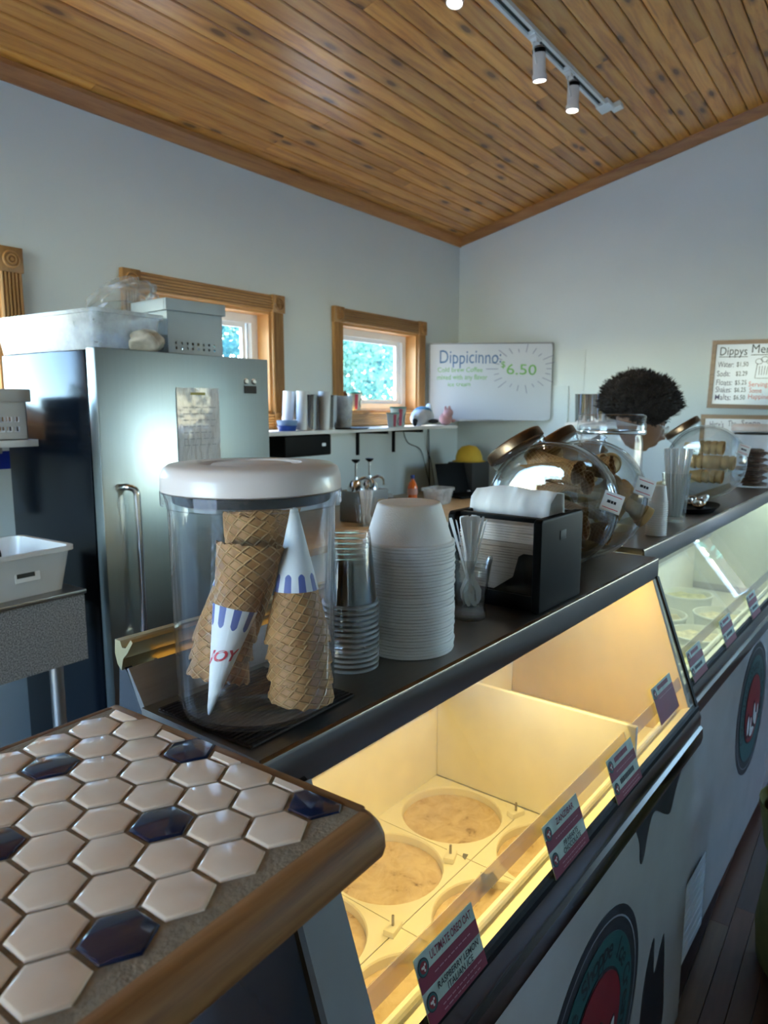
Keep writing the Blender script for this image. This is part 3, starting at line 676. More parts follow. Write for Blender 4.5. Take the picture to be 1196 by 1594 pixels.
tag(obj('label_scrap', prism([(-.009,-.006),(.009,-.004),(.007,.006),(-.003,.003)], 0, .001, 'z'), plain('grey_scrap_small', (.15,.15,.14), .7), None, FP(1.108, .672, ZP+.0005), (0, 0, FA+.1)), 'tiny dark scrap lying on the plate seam in the freezer', 'scrap')

f2, P2, fpan2 = freezer('dipping_freezer', 'second ice cream freezer with filled tubs and cool light, further from the tile counter', 1.765, 3.75, .045, .01, (.86, 1.0, .74), 1.1, False, True)
# decals on the white fronts: logo, black cow patches
def blob(pts, seed=0):
    P_ = smooth_path([(a, b, 0) for a, b in pts] + [(pts[0][0], pts[0][1], 0)], 5)[:-1]
    return [(p.x, p.y) for p in P_]
def decal(P, par, nm, poly, y, mt, th=.0008):   # poly in (x, zrel) on the panel, facing the customers
    return P(nm, prism([(a, b) for a, b in poly], y-th, y, 'y'), mt, par, smooth=0)
def circ(cx, cz, r, n=56): return [(cx+r*math.cos(2*math.pi*k/n), cz+r*math.sin(2*math.pi*k/n)) for k in range(n)]
def ringgeo(cx, cz, r0, r1, y, n=56):
    V = [(cx+r*math.cos(2*math.pi*k/n), y, cz+r*math.sin(2*math.pi*k/n)) for r in (r0, r1) for k in range(n)]
    return V, [(k, (k+1) % n, n+(k+1) % n, n+k) for k in range(n)]
def logo(P, par, cx, cz, R, y):
    lg = decal(P, par, 'logo', circ(cx, cz, R), y, M['inkblack'])
    P('logo_line', ringgeo(cx, cz, R*.905, R*.92, y-.0012), M['greymetal'], lg, smooth=0)
    decal(P, lg, 'logo_ring', circ(cx, cz, R*.80), y-.0012, M['teal'])
    decal(P, lg, 'logo_core_edge', circ(cx, cz, R*.535), y-.0024, M['inkblack'])
    decal(P, lg, 'logo_core', circ(cx, cz, R*.51), y-.0036, M['logored'])
    gs = []; s = 'Chocolate Shoppe Ice Cream'; a0, a1 = 205, -25
    for i, ch in enumerate(s):
        if ch == ' ': continue
        a = a0 + (a1-a0)*i/(len(s)-1); g = text_geo(ch, R*.24, 0, 'CENTER', bold=.012)
        m = T(cx, y-.0026, cz) @ Matrix.Rotation(-R_(a), 4, 'Y') @ T(R*.60, 0, 0) @ Matrix.Rotation(R_(90), 4, 'Y') @ RX(90)
        gs.append(xf(g, m))
    P('lettering', join(*gs), M['inkblack'], lg, smooth=0, recalc=False)
    rnd = random.Random(4); k0 = 0
    for (dx, dz_, w, h) in ((-.30,-.16,.16,.30),(-.12,-.20,.13,.22),(.10,-.10,.10,.34),(.22,-.22,.15,.2),(-.02,-.36,.3,.12),(.34,-.12,.08,.18)):
        pts = []
        for q in range(9):
            a = 2*math.pi*q/9; f = rnd.uniform(.7, 1.15); pts.append((cx+R*(dx+w*.5*f*math.cos(a)), cz+R*(dz_+h*.5*f*math.sin(a))))
        decal(P, lg, 'mark_outline', blob([(cx+R*dx+(a-cx-R*dx)*1.35, cz+R*dz_+(b-cz-R*dz_)*1.3) for a, b in pts]), y-.0044, M['inkblack'])  # black printed outline under each white mark
        decal(P, lg, 'mark', blob(pts), y-.0052, M['logowhite'])
logo(P1, fpan1, 1.133, -1.1455, .2365, .405)
decal(P1, fpan1, 'cow_patch', blob([(1.30,-.806),(1.335,-.86),(1.345,-.905),(1.365,-.912),(1.395,-.85),(1.43,-.835),(1.50,-.875),(1.54,-.89),(1.575,-.85),(1.60,-.806)]), .405, M['inkblack'])
decal(P1, fpan1, 'cow_patch', blob([(1.40,-1.42),(1.42,-1.25),(1.475,-1.16),(1.495,-1.26),(1.555,-1.20),(1.575,-1.32),(1.585,-1.45),(1.5,-1.52)]), .405, M['inkblack'])
decal(P1, fpan1, 'cow_patch', blob([(.56,-.88),(.72,-.85),(.80,-.93),(.74,-1.06),(.60,-1.1),(.52,-1.0)]), .405, M['inkblack'])
logo(P2, fpan2, 2.67, -1.05, .235, .45)
P2('vent_grille', join(box(1.80, 2.10, .4425, .4455, -1.30, -1.535), *[box(1.81, 2.09, .440, .4425, -1.52+.03*k, -1.505+.03*k) for k in range(7)]), M['vinyl'], fpan2, smooth=0)

# ================================================================== FLAVOUR CARDS on the freezer glass
gs_ = .357; gn = math.hypot(gs_, 1)
def card_matrix(x, dy, dz, v0):
    y = .522 + gs_*(v0 + .407) + dy; up = Vector((0, gs_/gn, 1/gn)); nrm = Vector((0, -1/gn, gs_/gn)); xa = Vector((1, 0, 0))
    m = Matrix(((xa.x, up.x, nrm.x, 0), (xa.y, up.y, nrm.y, 0), (xa.z, up.z, nrm.z, 0), (0, 0, 0, 1)))
    p = Vector((x, y, v0 + dz + CZ)) + nrm*.0095
    return FM @ Matrix.Translation(p) @ m
def flavor_card(x, dy, dz, label, top, low, w=.128, h=.080, v0=-.715, clip_low=False, fine=True):
    r = thing('flavor_card', label, 'sign', (0, 0, 0), 0, 'flavour cards on the freezer glass'); r.matrix_world = card_matrix(x, dy, dz, v0)
    obj('card', box(0, w, 0, h, -.0012, 0), M['green'], r, smooth=0)
    rows = [(.5*h, h, top), (0, .5*h, low)]
    for ri, (a, b, tx) in enumerate(rows):
        if clip_low and ri == 1:
            obj('red_band', box(0, w, 0, .5*h, 0, .0003), M['berry'], r, smooth=0); continue
        hh = b-a
        obj('red_band', box(.0 if ri else .0, w, a, a+.46*hh, 0, .0003), M['berry'], r, smooth=0)
        lg = obj('logo', xf(disc(.0105, 0, 24), T(.013, a+.62*hh, .0006)), M['inkblack'], r, smooth=0, recalc=False)
        obj('logo_ring', xf(disc(.0092, 0, 24), T(.013, a+.62*hh, .0008)), M['teal'], lg, smooth=0, recalc=False)
        obj('logo_core', xf(disc(.0068, 0, 24), T(.013, a+.62*hh, .0010)), M['logored'], lg, smooth=0, recalc=False)
        obj('mark', xf(join(disc(.0022, 0, 8), xf(disc(.0016, 0, 8), T(.0032, .0022, 0)), xf(disc(.0015, 0, 8), T(-.003, .0005, 0)), xf(disc(.0016, 0, 8), T(.0012, -.0036, 0))), T(.013, a+.62*hh, .0012)), M['logowhite'], lg, smooth=0, recalc=False)
        if fine:
            g = []
            for li in range(2 if ri else 1):
                xx = .030
                while xx < w-.018:
                    ww = random.uniform(.004, .010); yy = a + hh*(.26-.15*li if ri else .22); g.append(box(xx, xx+ww, yy, yy+.0013, .0003, .0005)); xx += ww+.002
            obj('fine_print', join(*g), plain('fine_print', (.55, .28, .30), .5) if 'fp' not in M else M['fp'], r, smooth=0)
        if tx:
            n_ = len(tx); sz = .0135 if n_ == 1 else .0108
            g = []
            for li, s in enumerate(tx):
                tg = text_geo(s, sz, .0005, 'CENTER', shear=.1, bold=.012)
                wd = max(v[0] for v in tg[0]) - min(v[0] for v in tg[0]); mx_ = min(1, (w-.036)/wd)
                yy = a + hh*(.62 if n_ == 1 else (.74 - .25*li))
                g.append(xf(tg, T(.028+(w-.034)/2, yy, 0) @ S(mx_, 1, 1)))
            for g1 in g: obj('lettering', g1, M['berry'] if ri == 0 else M['inkblack'], r, smooth=0, recalc=False)
    return r
M['fp'] = plain('fine_print', (.50, .22, .26), .5)
flavor_card(.599, 0, 0, 'flavour card reading ULTIMATE OREO OAT above RASPBERRY LEMON ITALIAN ICE', ['ULTIMATE OREO OAT'], ['RASPBERRY LEMON', 'ITALIAN ICE'])
flavor_card(.934, 0, 0, 'flavour card reading PB HEARTS CHOCOLATE on the lower half', ['ZANZIBAR'], ['PB HEARTS', 'CHOCOLATE'])
def scribble(r, ri, w=.128, h=.08):
    g = []; xx = .034
    while xx < w-.03:
        ww = random.uniform(.004, .007); yy = (.5*h if ri == 0 else 0) + .5*h*.62
        g.append(box(xx, xx+ww, yy, yy+.009, .0003, .0005)); xx += ww+.0012
    obj('blurred_lettering', join(*g), M['berry'] if ri == 0 else M['inkblack'], r, smooth=0)
c3 = flavor_card(1.195, 0, 0, 'third flavour card from the tile counter, red and pale green', None, None); scribble(c3, 0); scribble(c3, 1)
c4 = flavor_card(1.484, 0, 0, 'small flavour card at the far end of the lit freezer glass', None, None, h=.078, v0=-.673+.0, clip_low=True); scribble(c4, 0)
for j, x in enumerate((1.86, 2.20, 2.56, 3.25)):
    c = flavor_card(x, .045, .01, ['nearest flavour card on the second freezer, beside the black end frame', 'second flavour card on the cool lit freezer glass', 'third flavour card on the cool lit freezer glass, by the jar of cookies', 'flavour card at the right edge of the picture on the second freezer'][j], None, None, fine=False); scribble(c, 0); scribble(c, 1)

# ================================================================== ICE CREAM TUBS in the second freezer
M['icecream'] = plain('pale_green_ice_cream', (.70, .66, .36), .6, vary=.3, vscale=30, bump=.6, bscale=40)
M['tubwhite'] = plain('tub_board', (.78, .79, .74), .4, vary=.04)
M['icecream2'] = plain('cream_ice_cream', (.72, .64, .42), .6, vary=.35, vscale=45, bump=.6, bscale=40)
for j, (x, y, lab) in enumerate(((2.02, .60, 'tub of ice cream nearest the black end frame in the second freezer'), (2.02, .81, 'back row tub nearest the lit freezer'), (2.56, .615, 'tub of speckled yellow ice cream behind the second flavour card'), (2.29, .605, 'tub of pale ice cream between two tubs in the front row'), (2.72, .80, 'tub of plain pale green ice cream in the back row'), (2.32, .81, 'tub in the back row, second from the lit freezer'), (2.86, .61, 'tub behind the third flavour card'), (3.10, .80, 'tub at the far right in the back row'))):
    t = thing('ice_cream_tub', lab, 'tub', FP(x, y, -.905), FA, 'ice cream tubs in the second freezer'); t.scale = (.9, .9, 1)
    obj('tub', lathe([(.001, .0), (.10, 0), (.108, .115), (.113, .118), (.113, .125), (.106, .126), (.103, .118), (.098, .06)], 32), M['tubwhite'], t)
    g = lathe([(.001, .108), (.03, .112), (.06, .104), (.085, .108), (.1035, .098)], 28, wob=lambda k, a: 1 + .05*math.sin(3*a+k) if k < 4 else 1.0)
    g = ([(v[0], v[1], v[2] + .006*math.sin(v[0]*70)*math.cos(v[1]*60)) for v in g[0]], g[1])
    obj('ice_cream', g, M['icecream'] if j % 2 else M['icecream2'], t)

# ================================================================== CONES
LC, RC = .205, .0395
k = NT('waffle'); uvv = k.t.nodes.new('ShaderNodeTexCoord').outputs['UV']; sp_ = k.n('ShaderNodeSeparateXYZ', Vector=uvv)
u, v = sp_.outputs[0], sp_.outputs[1]
def gridline(e): 
    f = k.math('ABSOLUTE', k.math('SUBTRACT', k.math('FRACT', e), .5)); return k.math('SMOOTH_MAX', f, 0, .0)
a_ = k.math('ABSOLUTE', k.math('SUBTRACT', k.math('FRACT', k.math('MULTIPLY_ADD', v, 17.0, k.math('MULTIPLY', u, 7.0))), .5))
b_ = k.math('ABSOLUTE', k.math('SUBTRACT', k.math('FRACT', k.math('MULTIPLY_ADD', v, -10.0, k.math('MULTIPLY', u, 15.0))), .5))
h_ = k.math('MAXIMUM', a_, b_); line = k.ramp(h_, [(.36, (0, 0, 0)), (.48, (1, 1, 1))])
nz = k.noise(k.pos(), 60, 4)
colr = k.mix(line, k.ramp(nz, [(.3, (.30, .125, .033)), (.7, (.47, .225, .07))]), (.58, .33, .13))
k.pbsdf(col=colr, rough=.6, nrm=k.bump(line, .8, .0025)); M['waffle'] = k.m
k = NT('cone_sleeve_paper'); sp_ = k.n('ShaderNodeSeparateXYZ', Vector=k.t.nodes.new('ShaderNodeTexCoord').outputs['UV']); u, v = sp_.outputs[0], sp_.outputs[1]
ph = k.math('FRACT', k.math('MULTIPLY', u, 9.0)); st = k.math('LESS_THAN', ph, .5)
loc_ = k.math('ABSOLUTE', k.math('SUBTRACT', k.math('FRACT', k.math('MULTIPLY', u, 18.0)), .5))
edge_ = k.math('MULTIPLY_ADD', k.math('MULTIPLY', loc_, loc_), .14, .80)
up_ = k.math('GREATER_THAN', v, edge_)
colr = k.mix(k.math('MULTIPLY', st, up_), (.80, .80, .80), (.10, .13, .36))
k.pbsdf(col=colr, rough=.6); M['sleeve'] = k.m
M['joyred'] = plain('joy_red', (.62, .04, .07), .5)
def jag(k_, a): return 1.0
def cone_mesh():
    rnd = random.Random(2); seg = 40; prof = [(.0015, 0)] + [(.0015+(RC-.0015)*t, LC*t) for t in (.1, .25, .4, .55, .7, .85, .95, 1.0)] + [(RC-.0026, LC*.998), (RC*.6, LC*.62), (.004, LC*.12)]
    V, F, U = lathe(prof, seg, uv=True); n = seg+1
    for r in (8, 9):
        for j in range(n):
            a = j % seg; x, y, z = V[r*n+j]; V[r*n+j] = (x, y, z + .006*math.sin(2*math.pi*a/seg*1.0) + .0016*math.sin(a*1.9) + .0012*math.sin(a*3.7))
    tot = len(prof)-1
    U = [(V[i][0] and U[i][0], V[i][2]/LC) for i in range(len(V))]
    U = [((i % n)/seg, V[i][2]/LC) for i in range(len(V))]
    me = make_mesh('waffle', (V, F, U), smooth=40); me.materials.append(M['waffle']); return me
def sleeve_mesh():
    seg = 40; H = .128; e = .0009
    prof = [(.001, -.004), (.0035, .004)] + [(.0015+(RC-.0015)*t*H/LC + e, H*t) for t in (.2, .4, .6, .8, .9, 1.0)]
    V, F, U = lathe(prof, seg, uv=True); n = seg+1
    U = [((i % n)/seg, max(0, V[i][2]/H)) for i in range(len(V))]
    me = make_mesh('paper_sleeve', (V, F, U), smooth=40); me.materials.append(M['sleeve']); return me
def joy_mesh(c0=0.0):
    g1 = text_geo('JOY', .019, 0, 'CENTER', shear=.25, bold=.03); g2 = text_geo('JOY', .019, 0, 'CENTER', shear=.25, bold=-.006)
    out = []
    for g, lift in ((g1, .0004),):
        V = []
        for (x, y, _) in g[0]:
            z = .064 + y + x*.22; r = .0015+(RC-.0015)*z/LC + .0009 + lift; a = c0 + x/r
            V.append((r*math.cos(a), r*math.sin(a), z))
        out.append((V, g[1]))
    me = make_mesh('lettering', join(*out), smooth=0, recalc=False); me.materials.append(M['joyred']); return me
CONE, SLEEVE, JOY = cone_mesh(), sleeve_mesh(), joy_mesh()
def cone(label, tip, mouth_dir, spin=0.0, sleeve=True, joy=False, group='waffle cones in the jars', scale=1.0, zs=1.0):
    r = thing('waffle_cone', label, 'ice cream cone', (0, 0, 0), 0, group)
    d = Vector(mouth_dir).normalized(); q = d.to_track_quat('Z', 'Y')
    r.matrix_world = Matrix.Translation(tip) @ q.to_matrix().to_4x4() @ Matrix.Rotation(spin, 4, 'Z') @ Matrix.Diagonal((scale, scale, scale*zs, 1))
    obj('waffle', CONE, None, r)
    if sleeve:
        s = obj('paper_sleeve', SLEEVE, None, r)
        if joy: obj('lettering', JOY, None, s)
    return r

# ================================================================== CANISTER of cones
JX, JY = .545, .625; JC = FP(JX, JY, -.36); ZT = JC.z
can = thing('cone_canister', 'tall clear canister with white lid holding waffle cones on black mat', 'canister', FP(JX, JY, -.355), FA)
rb, rt, jh = .092, .097, .262
obj('jar', lathe([(.001, .003), (rb-.012, .003), (rb-.003, .006), (rb, .014), (rb+.001, .03), (rt-.001, jh-.02), (rt+.002, jh-.006), (rt+.004, jh), (rt+.0035, jh), (rt-.003, jh-.02), (rb-.003, .03), (rb-.004, .012), (rb-.012, .0065), (.001, .0065)], 64), M['plastic'], can, smooth=50)
ld = obj('lid', lathe([(.001, .022), (.045, .022), (.048, .019), (.055, .019), (.058, .023), (.093, .022), (.099, .018), (.1025, .009), (.103, -.006), (.1, -.008), (.001, -.006)], 64), M['lid'], can, (0, 0, jh+.008), smooth=50)
obj('gasket', lathe([(.0, -.020), (.0895, -.020), (.0905, -.016), (.0905, -.010), (.0, -.010)], 64), M['blackmat'], ld)
obj('lid_plug', lathe([(.001, -.0225), (.084, -.0225), (.0875, -.0205)], 64), M['plastic'], ld)
obj('rim', lathe([(.1005, -.008), (.1035, -.0075), (.1035, -.022), (.1, -.024)], 64), M['plastic'], ld)
# mat
def mat_geo():
    gs = []; nx, ny = 26, 24; w, h = .172, .158
    for i in range(nx): 
        x = -w/2 + w*i/(nx-1); gs.append(box(x-.0019, x+.0019, -h/2, h/2, 0, .0022))
    for j in range(ny):
        y = -h/2 + h*j/(ny-1); gs.append(box(-w/2, w/2, y-.0019, y+.0019, .0012, .0036))
    return join(*gs)
tag(obj('drip_mat', mat_geo(), plain('black_brown_rubber', (.022, .014, .012), .55), None, FP(.552, .632, -.3595), (0, 0, FA + R_(2)), smooth=0), 'black mesh rubber mat under the cone canister', 'mat')

# cones inside: positions in canister frame (view axis helps): right = image right, fwd = away from camera
rgt = Vector((math.sin(HEAD), -math.cos(HEAD), 0)); fwd = Vector((math.cos(HEAD), math.sin(HEAD), 0)); upv = Vector((0, 0, 1))
CB = FP(JX, JY, -.348)
def cp(a, b, c): return CB + rgt*a + fwd*b + upv*c
def toward(spin_at, d):    # spin so that the cone's +X side faces the camera
    q = Vector(d).normalized().to_track_quat('Z', 'Y').to_matrix(); t = -fwd; l = q.inverted() @ t; return math.atan2(l.y, l.x)
d = (cp(-.002, -.012, .19) - cp(-.046, -.050, .008)).normalized()
cone('waffle cone in a striped JOY paper sleeve leaning in front, point down', cp(-.046, -.052, .006), d, toward(0, d) + .12, True, True, scale=1.0, zs=.95)
d = (cp(.006, .030, .2) - cp(-.016, .014, .03)).normalized()
for q in range(4):
    cone('plain waffle cone nested point down behind the sleeved one, rim %s' % ['lowest', 'second lowest', 'second highest', 'highest'][q], cp(-.028, .022, .022) + d*.013*q + rgt*.005*q, d, q*1.3 + .4, False, scale=1.05, zs=.90)
d = (cp(.050, -.012, .0) - cp(.046, .004, .2)).normalized()
for q in range(4):
    cone('upturned waffle cone in the right hand nest of the canister, %s rim' % ['topmost', 'second', 'third', 'bottom'][q], cp(.048, -.002, .240-.0225*q) + rgt*.001*q, d, toward(0, d) + q*.8 + 1.5, q == 0, zs=.80)
d = (cp(-.046, .006, .0) - cp(-.010, .030, .2)).normalized()
for q in range(3):
    cone('upturned waffle cone in the left hand nest of the canister, %s rim' % ['top', 'middle', 'bottom'][q], cp(-.010, .026, .236) + d*.024*q, d, q*1.1, q == 0, scale=.97, zs=.84)

# ================================================================== CUPS, BOWLS, SPOON GLASS
ORD = ['lowest', 'second', 'third', 'fourth', 'fifth', 'sixth', 'seventh', 'eighth', 'ninth', 'tenth', 'eleventh', 'twelfth', 'thirteenth', 'fourteenth', 'fifteenth', 'sixteenth', 'seventeenth', 'eighteenth', 'nineteenth', 'twentieth'] + ['twenty-' + w for w in ('first', 'second', 'third', 'fourth', 'fifth', 'sixth', 'seventh', 'eighth', 'ninth')] + ['thirtieth'] + ['thirty-' + w for w in ('first', 'second', 'third', 'fourth', 'fifth', 'sixth')]
cup_me = make_mesh('cup', lathe([(.001, .100), (.022, .100), (.0235, .1005), (.0275, .1025), (.0285, .0995), (.0375, .004), (.0365, .003), (.0277, .0985), (.023, .0985), (.001, .0985)], 40), smooth=50); cup_me.materials.append(M['cupplastic'])
rim_me = make_mesh('rim', lathe([(.0372, .0046), (.0395, .0042), (.0405, .0026), (.0400, .0006), (.038, 0), (.0368, .0012), (.0368, .003)], 40), smooth=50); rim_me.materials.append(M['cuprim'])
for q in range(13):
    c_ = thing('plastic_cup', 'clear plastic cup in the upturned stack beside the canister, %s from the counter' % ('topmost' if q == 12 else ORD[q]), 'cup', FP(.724, .632, -.3595) + Vector((random.uniform(-.0008, .0008), random.uniform(-.0008, .0008), .0075*q)), 0, 'clear plastic cups in a stack')
    obj('cup', cup_me, None, c_); obj('rim', rim_me, None, c_)
bowl_me = make_mesh('foam_bowl', lathe([(.001, .060), (.040, .060), (.0445, .0605), (.047, .059), (.0485, .056), (.0645, .006), (.0655, .0045), (.0685, .0040), (.0693, .0022), (.0685, .0003), (.066, 0), (.0635, .004), (.0465, .0535), (.001, .055)], 48), smooth=50); bowl_me.materials.append(M['foam'])
NB = 36
for q in range(NB):
    o = obj('foam_bowl', bowl_me, None, None, FP(.842, .617, -.3595) + Vector((random.uniform(-.0009, .0009), random.uniform(-.0009, .0009), .0046*q)), (random.uniform(-.006, .006), random.uniform(-.006, .006), random.uniform(0, 6)))
    if q == NB-1: tag(o, 'topmost white foam bowl, upturned on the tall stack', 'bowl', 'white foam bowls in a stack')
    elif q == 0: tag(o, 'lowest white foam bowl of the tall stack, on the steel counter', 'bowl', 'white foam bowls in a stack')
    else: tag(o, 'white foam bowl in the tall upturned stack, %s from the counter' % ORD[q], 'bowl', 'white foam bowls in a stack')
SG = FP(1.022, .618, -.3595)
sg = thing('spoon_glass', 'fluted drinking glass full of white plastic spoons', 'glass', SG, FA)
def flute(k_, a): return 1.0 + (.035*abs(math.cos(4*a)) if 2 <= k_ <= 6 or k_ >= 11 else 0)
obj('tumbler', lathe([(.001, 0), (.026, 0), (.029, .004), (.027, .016), (.025, .022), (.027, .035), (.031, .065), (.0365, .098), (.038, .104), (.0375, .108), (.0355, .106), (.0285, .06), (.0235, .024), (.001, .022)], 48, wob=flute), M['cutglass'], sg, smooth=60)
def spoon_geo():
    V, F = [], []
    sec = [(0, .0030, .0), (.008, .008, -.002), (.024, .0105, -.004), (.038, .007, -.002), (.048, .0032, 0), (.09, .0040, .0), (.13, .0055, 0), (.152, .0065, 0), (.156, .005, 0)]
    for (z, w, b) in sec: V += [(-w, b, z), (0, b-.0006 if b == 0 else b*1.6, z), (w, b, z), (0, b+.0012, z)]
    for i in range(len(sec)-1):
        for j in range(4): F.append((i*4+j, i*4+(j+1) % 4, (i+1)*4+(j+1) % 4, (i+1)*4+j))
    F += [(3, 2, 1, 0), tuple(range((len(sec)-1)*4, len(sec)*4))]; return V, F
spn = make_mesh('plastic_spoon', spoon_geo(), smooth=60); spn.materials.append(M['white'])
for q in range(13):
    a = q*2.399; rr_ = .006 + .010*((q*37) % 10)/10; tilt = .10 + .24*((q*53) % 10)/10
    o = obj('plastic_spoon', spn, None); dd = Vector((math.cos(a)*math.sin(tilt), math.sin(a)*math.sin(tilt), math.cos(tilt)))
    o.matrix_world = Matrix.Translation(SG + Vector((-math.cos(a)*rr_, -math.sin(a)*rr_, .0235))) @ dd.to_track_quat('Z', 'Y').to_matrix().to_4x4() @ Matrix.Rotation(q*1.7, 4, 'Z')
    tag(o, 'white plastic spoon standing handle up in the fluted glass', 'spoon', 'plastic spoons in the fluted glass')

# ================================================================== NAPKIN DISPENSER
nx0, nx1, ny0, ny1, nz1 = 1.108, 1.288, .530, .722, .168
NDc = FP((nx0+nx1)/2, (ny0+ny1)/2, -.3595); nd = thing('napkin_dispenser', 'black tabletop napkin dispenser with smoked window', 'dispenser', NDc, FA)
hx, hy = (nx1-nx0)/2, (ny1-ny0)/2
fr_poly = [(-hx, 0), (hx, 0), (hx, nz1-.006), (hx-.006, nz1), (-hx+.006, nz1), (-hx, nz1-.006)]
obj('customer_side', prism(fr_poly, -hy, -hy+.016, 'y'), M['black'], nd, bev=.005, bseg=3)
obj('badge', box(-.012, .012, -hy-.0012, -hy, nz1-.045, nz1-.028), M['blackmat'], nd, bev=.0005)
obj('server_side', prism(fr_poly, hy-.016, hy, 'y'), M['black'], nd, bev=.005, bseg=3)
obj('base', box(-hx+.006, hx-.006, -hy+.016, hy-.016, 0, .030), M['black'], nd, bev=.003)
for sx in (-1, 1): obj('top_bar', box(sx*(hx-.026)-.008, sx*(hx-.026)+.008, -hy+.016, hy-.016, nz1-.010, nz1-.001), M['black'], nd, bev=.002)
obj('window', join(box(-hx+.002, -hx+.004, -hy+.016, hy-.016, .03, nz1-.045)), M['smoke'], nd, smooth=0)
obj('push_plate', prism([(-hy+.017, .032), (-hy+.095, .032), (-hy+.055, .060), (-hy+.045, .098), (-hy+.036, .104), (-hy+.017, .104)], -hx+.005, -hx+.008, 'x'), M['black'], nd, bev=.001)
ns = thing('napkin_stack', 'stack of folded paper napkins inside the black dispenser', 'napkins', NDc + Vector((0, 0, .031)), FA)
npm = []
for q in range(3):
    rnd = random.Random(q); g = box(-hx+.012, hx-.012, -hy+.02, hy-.02, 0, .0046)
    me = make_mesh('napkin', g, bev=.0018); me.materials.append(M['napkin']); npm.append(me)
for q in range(26):
    o = obj('napkin', npm[q % 3], None, ns, (random.uniform(-.002, .002), random.uniform(-.001, .001), .0047*q)); o.rotation_euler = (random.uniform(-.012, .012), random.uniform(-.006, .006), 0)
def fold_napkin():
    V, F = [], []; n = 24
    lay = []
    for i in range(n+1):
        t = -1 + 2*i/n; y = t*.085
        bump_ = .0016*math.sin(9*t+1) + .001*math.sin(23*t)
        zt = .038 + .006*(1-t*t) + .002*math.sin(5*t)
        lay.append([(-.030+bump_, y, -.008), (-.026+bump_*2, y, .010), (-.022+bump_*3, y*1.0, .022), (-.004+bump_, y*1.02, zt), (.022, y*1.02, zt-.004), (.027-bump_, y, .008), (.029, y, -.008)])
    m = 7
    for l in lay: V += l
    for i in range(n):
        for j in range(m-1): F.append((i*m+j, i*m+j+1, (i+1)*m+j+1, (i+1)*m+j))
    return V, F
no = tag(obj('paper_napkin', fold_napkin(), M['paper'], None, NDc + Vector((0, 0, nz1)), (0, 0, FA + R_(-3)), smooth=60), 'white paper napkin pulled half out of the top of the dispenser', 'napkin')
sm = no.modifiers.new('thick', 'SOLIDIFY'); sm.thickness = .0012

# ================================================================== COOKIE JARS (lying wheel shaped glass jars)
M['jarlid'] = steel('bronze_lid', (.30, .19, .11), .3, ax=0)
M['cake'] = plain('cake_cone', (.62, .40, .16), .65, vary=.15, vscale=40)
jarbody = make_mesh('jar_body', xf(lathe([(.001,-.074),(.092,-.074),(.104,-.071),(.127,-.064),(.140,-.045),(.1425,-.02),(.1425,.02),(.140,.045),(.127,.064),(.104,.071),(.092,.074),(.001,.074)], 56), T(0, 0, .1425) @ RY(90)), smooth=60); jarbody.materials.append(M['glass'])
jarinner = make_mesh('inner_wall', xf(lathe([(.001,-.067),(.092,-.067),(.122,-.058),(.134,-.04),(.136,0),(.134,.04),(.122,.058),(.092,.067),(.001,.067)], 56), T(0, 0, .1425) @ RY(90)), smooth=60); jarinner.materials.append(M['glass'])
nk = T(0, 0, .1425) @ RX(-35)
jarneck = make_mesh('neck', xf(lathe([(.064,.112),(.0635,.135),(.0665,.138),(.0665,.145),(.060,.146)], 40), nk), smooth=50); jarneck.materials.append(M['glass'])
jarlidm = make_mesh('lid', xf(lathe([(.001,.172),(.062,.172),(.068,.169),(.070,.164),(.070,.149),(.066,.147),(.001,.147)], 40), nk), smooth=40); jarlidm.materials.append(M['jarlid'])
def cookie_jar(x, y, dz, label):
    r = thing('cookie_jar', label, 'jar', FP(x, y, -.3595+dz), FA + R_(11), 'wheel shaped glass jars')
    obj('jar_body', jarbody, None, r); obj('inner_wall', jarinner, None, r); obj('neck', jarneck, None, r); obj('lid', jarlidm, None, r)
    return r
cookie_jar(1.475, .680, 0, 'wheel shaped glass jar of sleeved cones beside the napkin dispenser')
cookie_jar(1.640, .672, 0, 'wheel shaped glass jar of yellow cones, middle one of three')
cookie_jar(2.90, .712, .01, 'wheel shaped glass jar of nested cake cones on the second freezer')
def jc(x, y, z, dz=0): return FP(x, y, -.3595+dz) + Vector((0, 0, z))
def fdir(a, b, c): return (FM.to_3x3() @ Vector((a, b, c))).normalized()
cone('sleeved cone lying across the middle of the nearest glass jar', jc(1.438, .60, .132), fdir(-.02, 1, .10), 2.2, True, scale=.80)
cone('sleeved cone pointing down in the nearest glass jar', jc(1.436, .592, .062), fdir(.0, 1, .26), .6, True, scale=.78)
lev = ['at the very bottom', 'low down', 'at half height', 'above the middle', 'near the top']
for r_, zz in enumerate((.045, .088, .138, .188, .230)):
    for c_ in range(2):
        if c_ == 0 and r_ in (1, 2): continue
        hl = math.sqrt(max(.001, .125**2 - (zz-.1425)**2)); sc = min(.70, 2*hl/LC*.88); flip = 1 if (r_ + c_) % 2 else -1
        d_ = fdir(.06*flip, flip, .06*(c_*2-1)); cone('bare waffle cone lying %s of the nearest glass jar, %s side' % (lev[r_], ['near', 'far'][c_]), jc(1.452 + .052*c_, .68 - flip*sc*LC*.5, zz), d_, r_*1.3 + c_, False, scale=sc)
for r_, zz in enumerate((.062, .115, .215)):
    hl = math.sqrt(max(.001, .125**2 - (zz-.1425)**2)); sc = min(.74, 2*hl/LC*.88)
    cone('waffle cone lying %s in the middle glass jar' % ['at the bottom', 'at half height', 'on top'][r_], jc(1.606, .672 + sc*LC*.5, zz), fdir(.0, -1, .05), r_, r_ == 0, scale=sc)
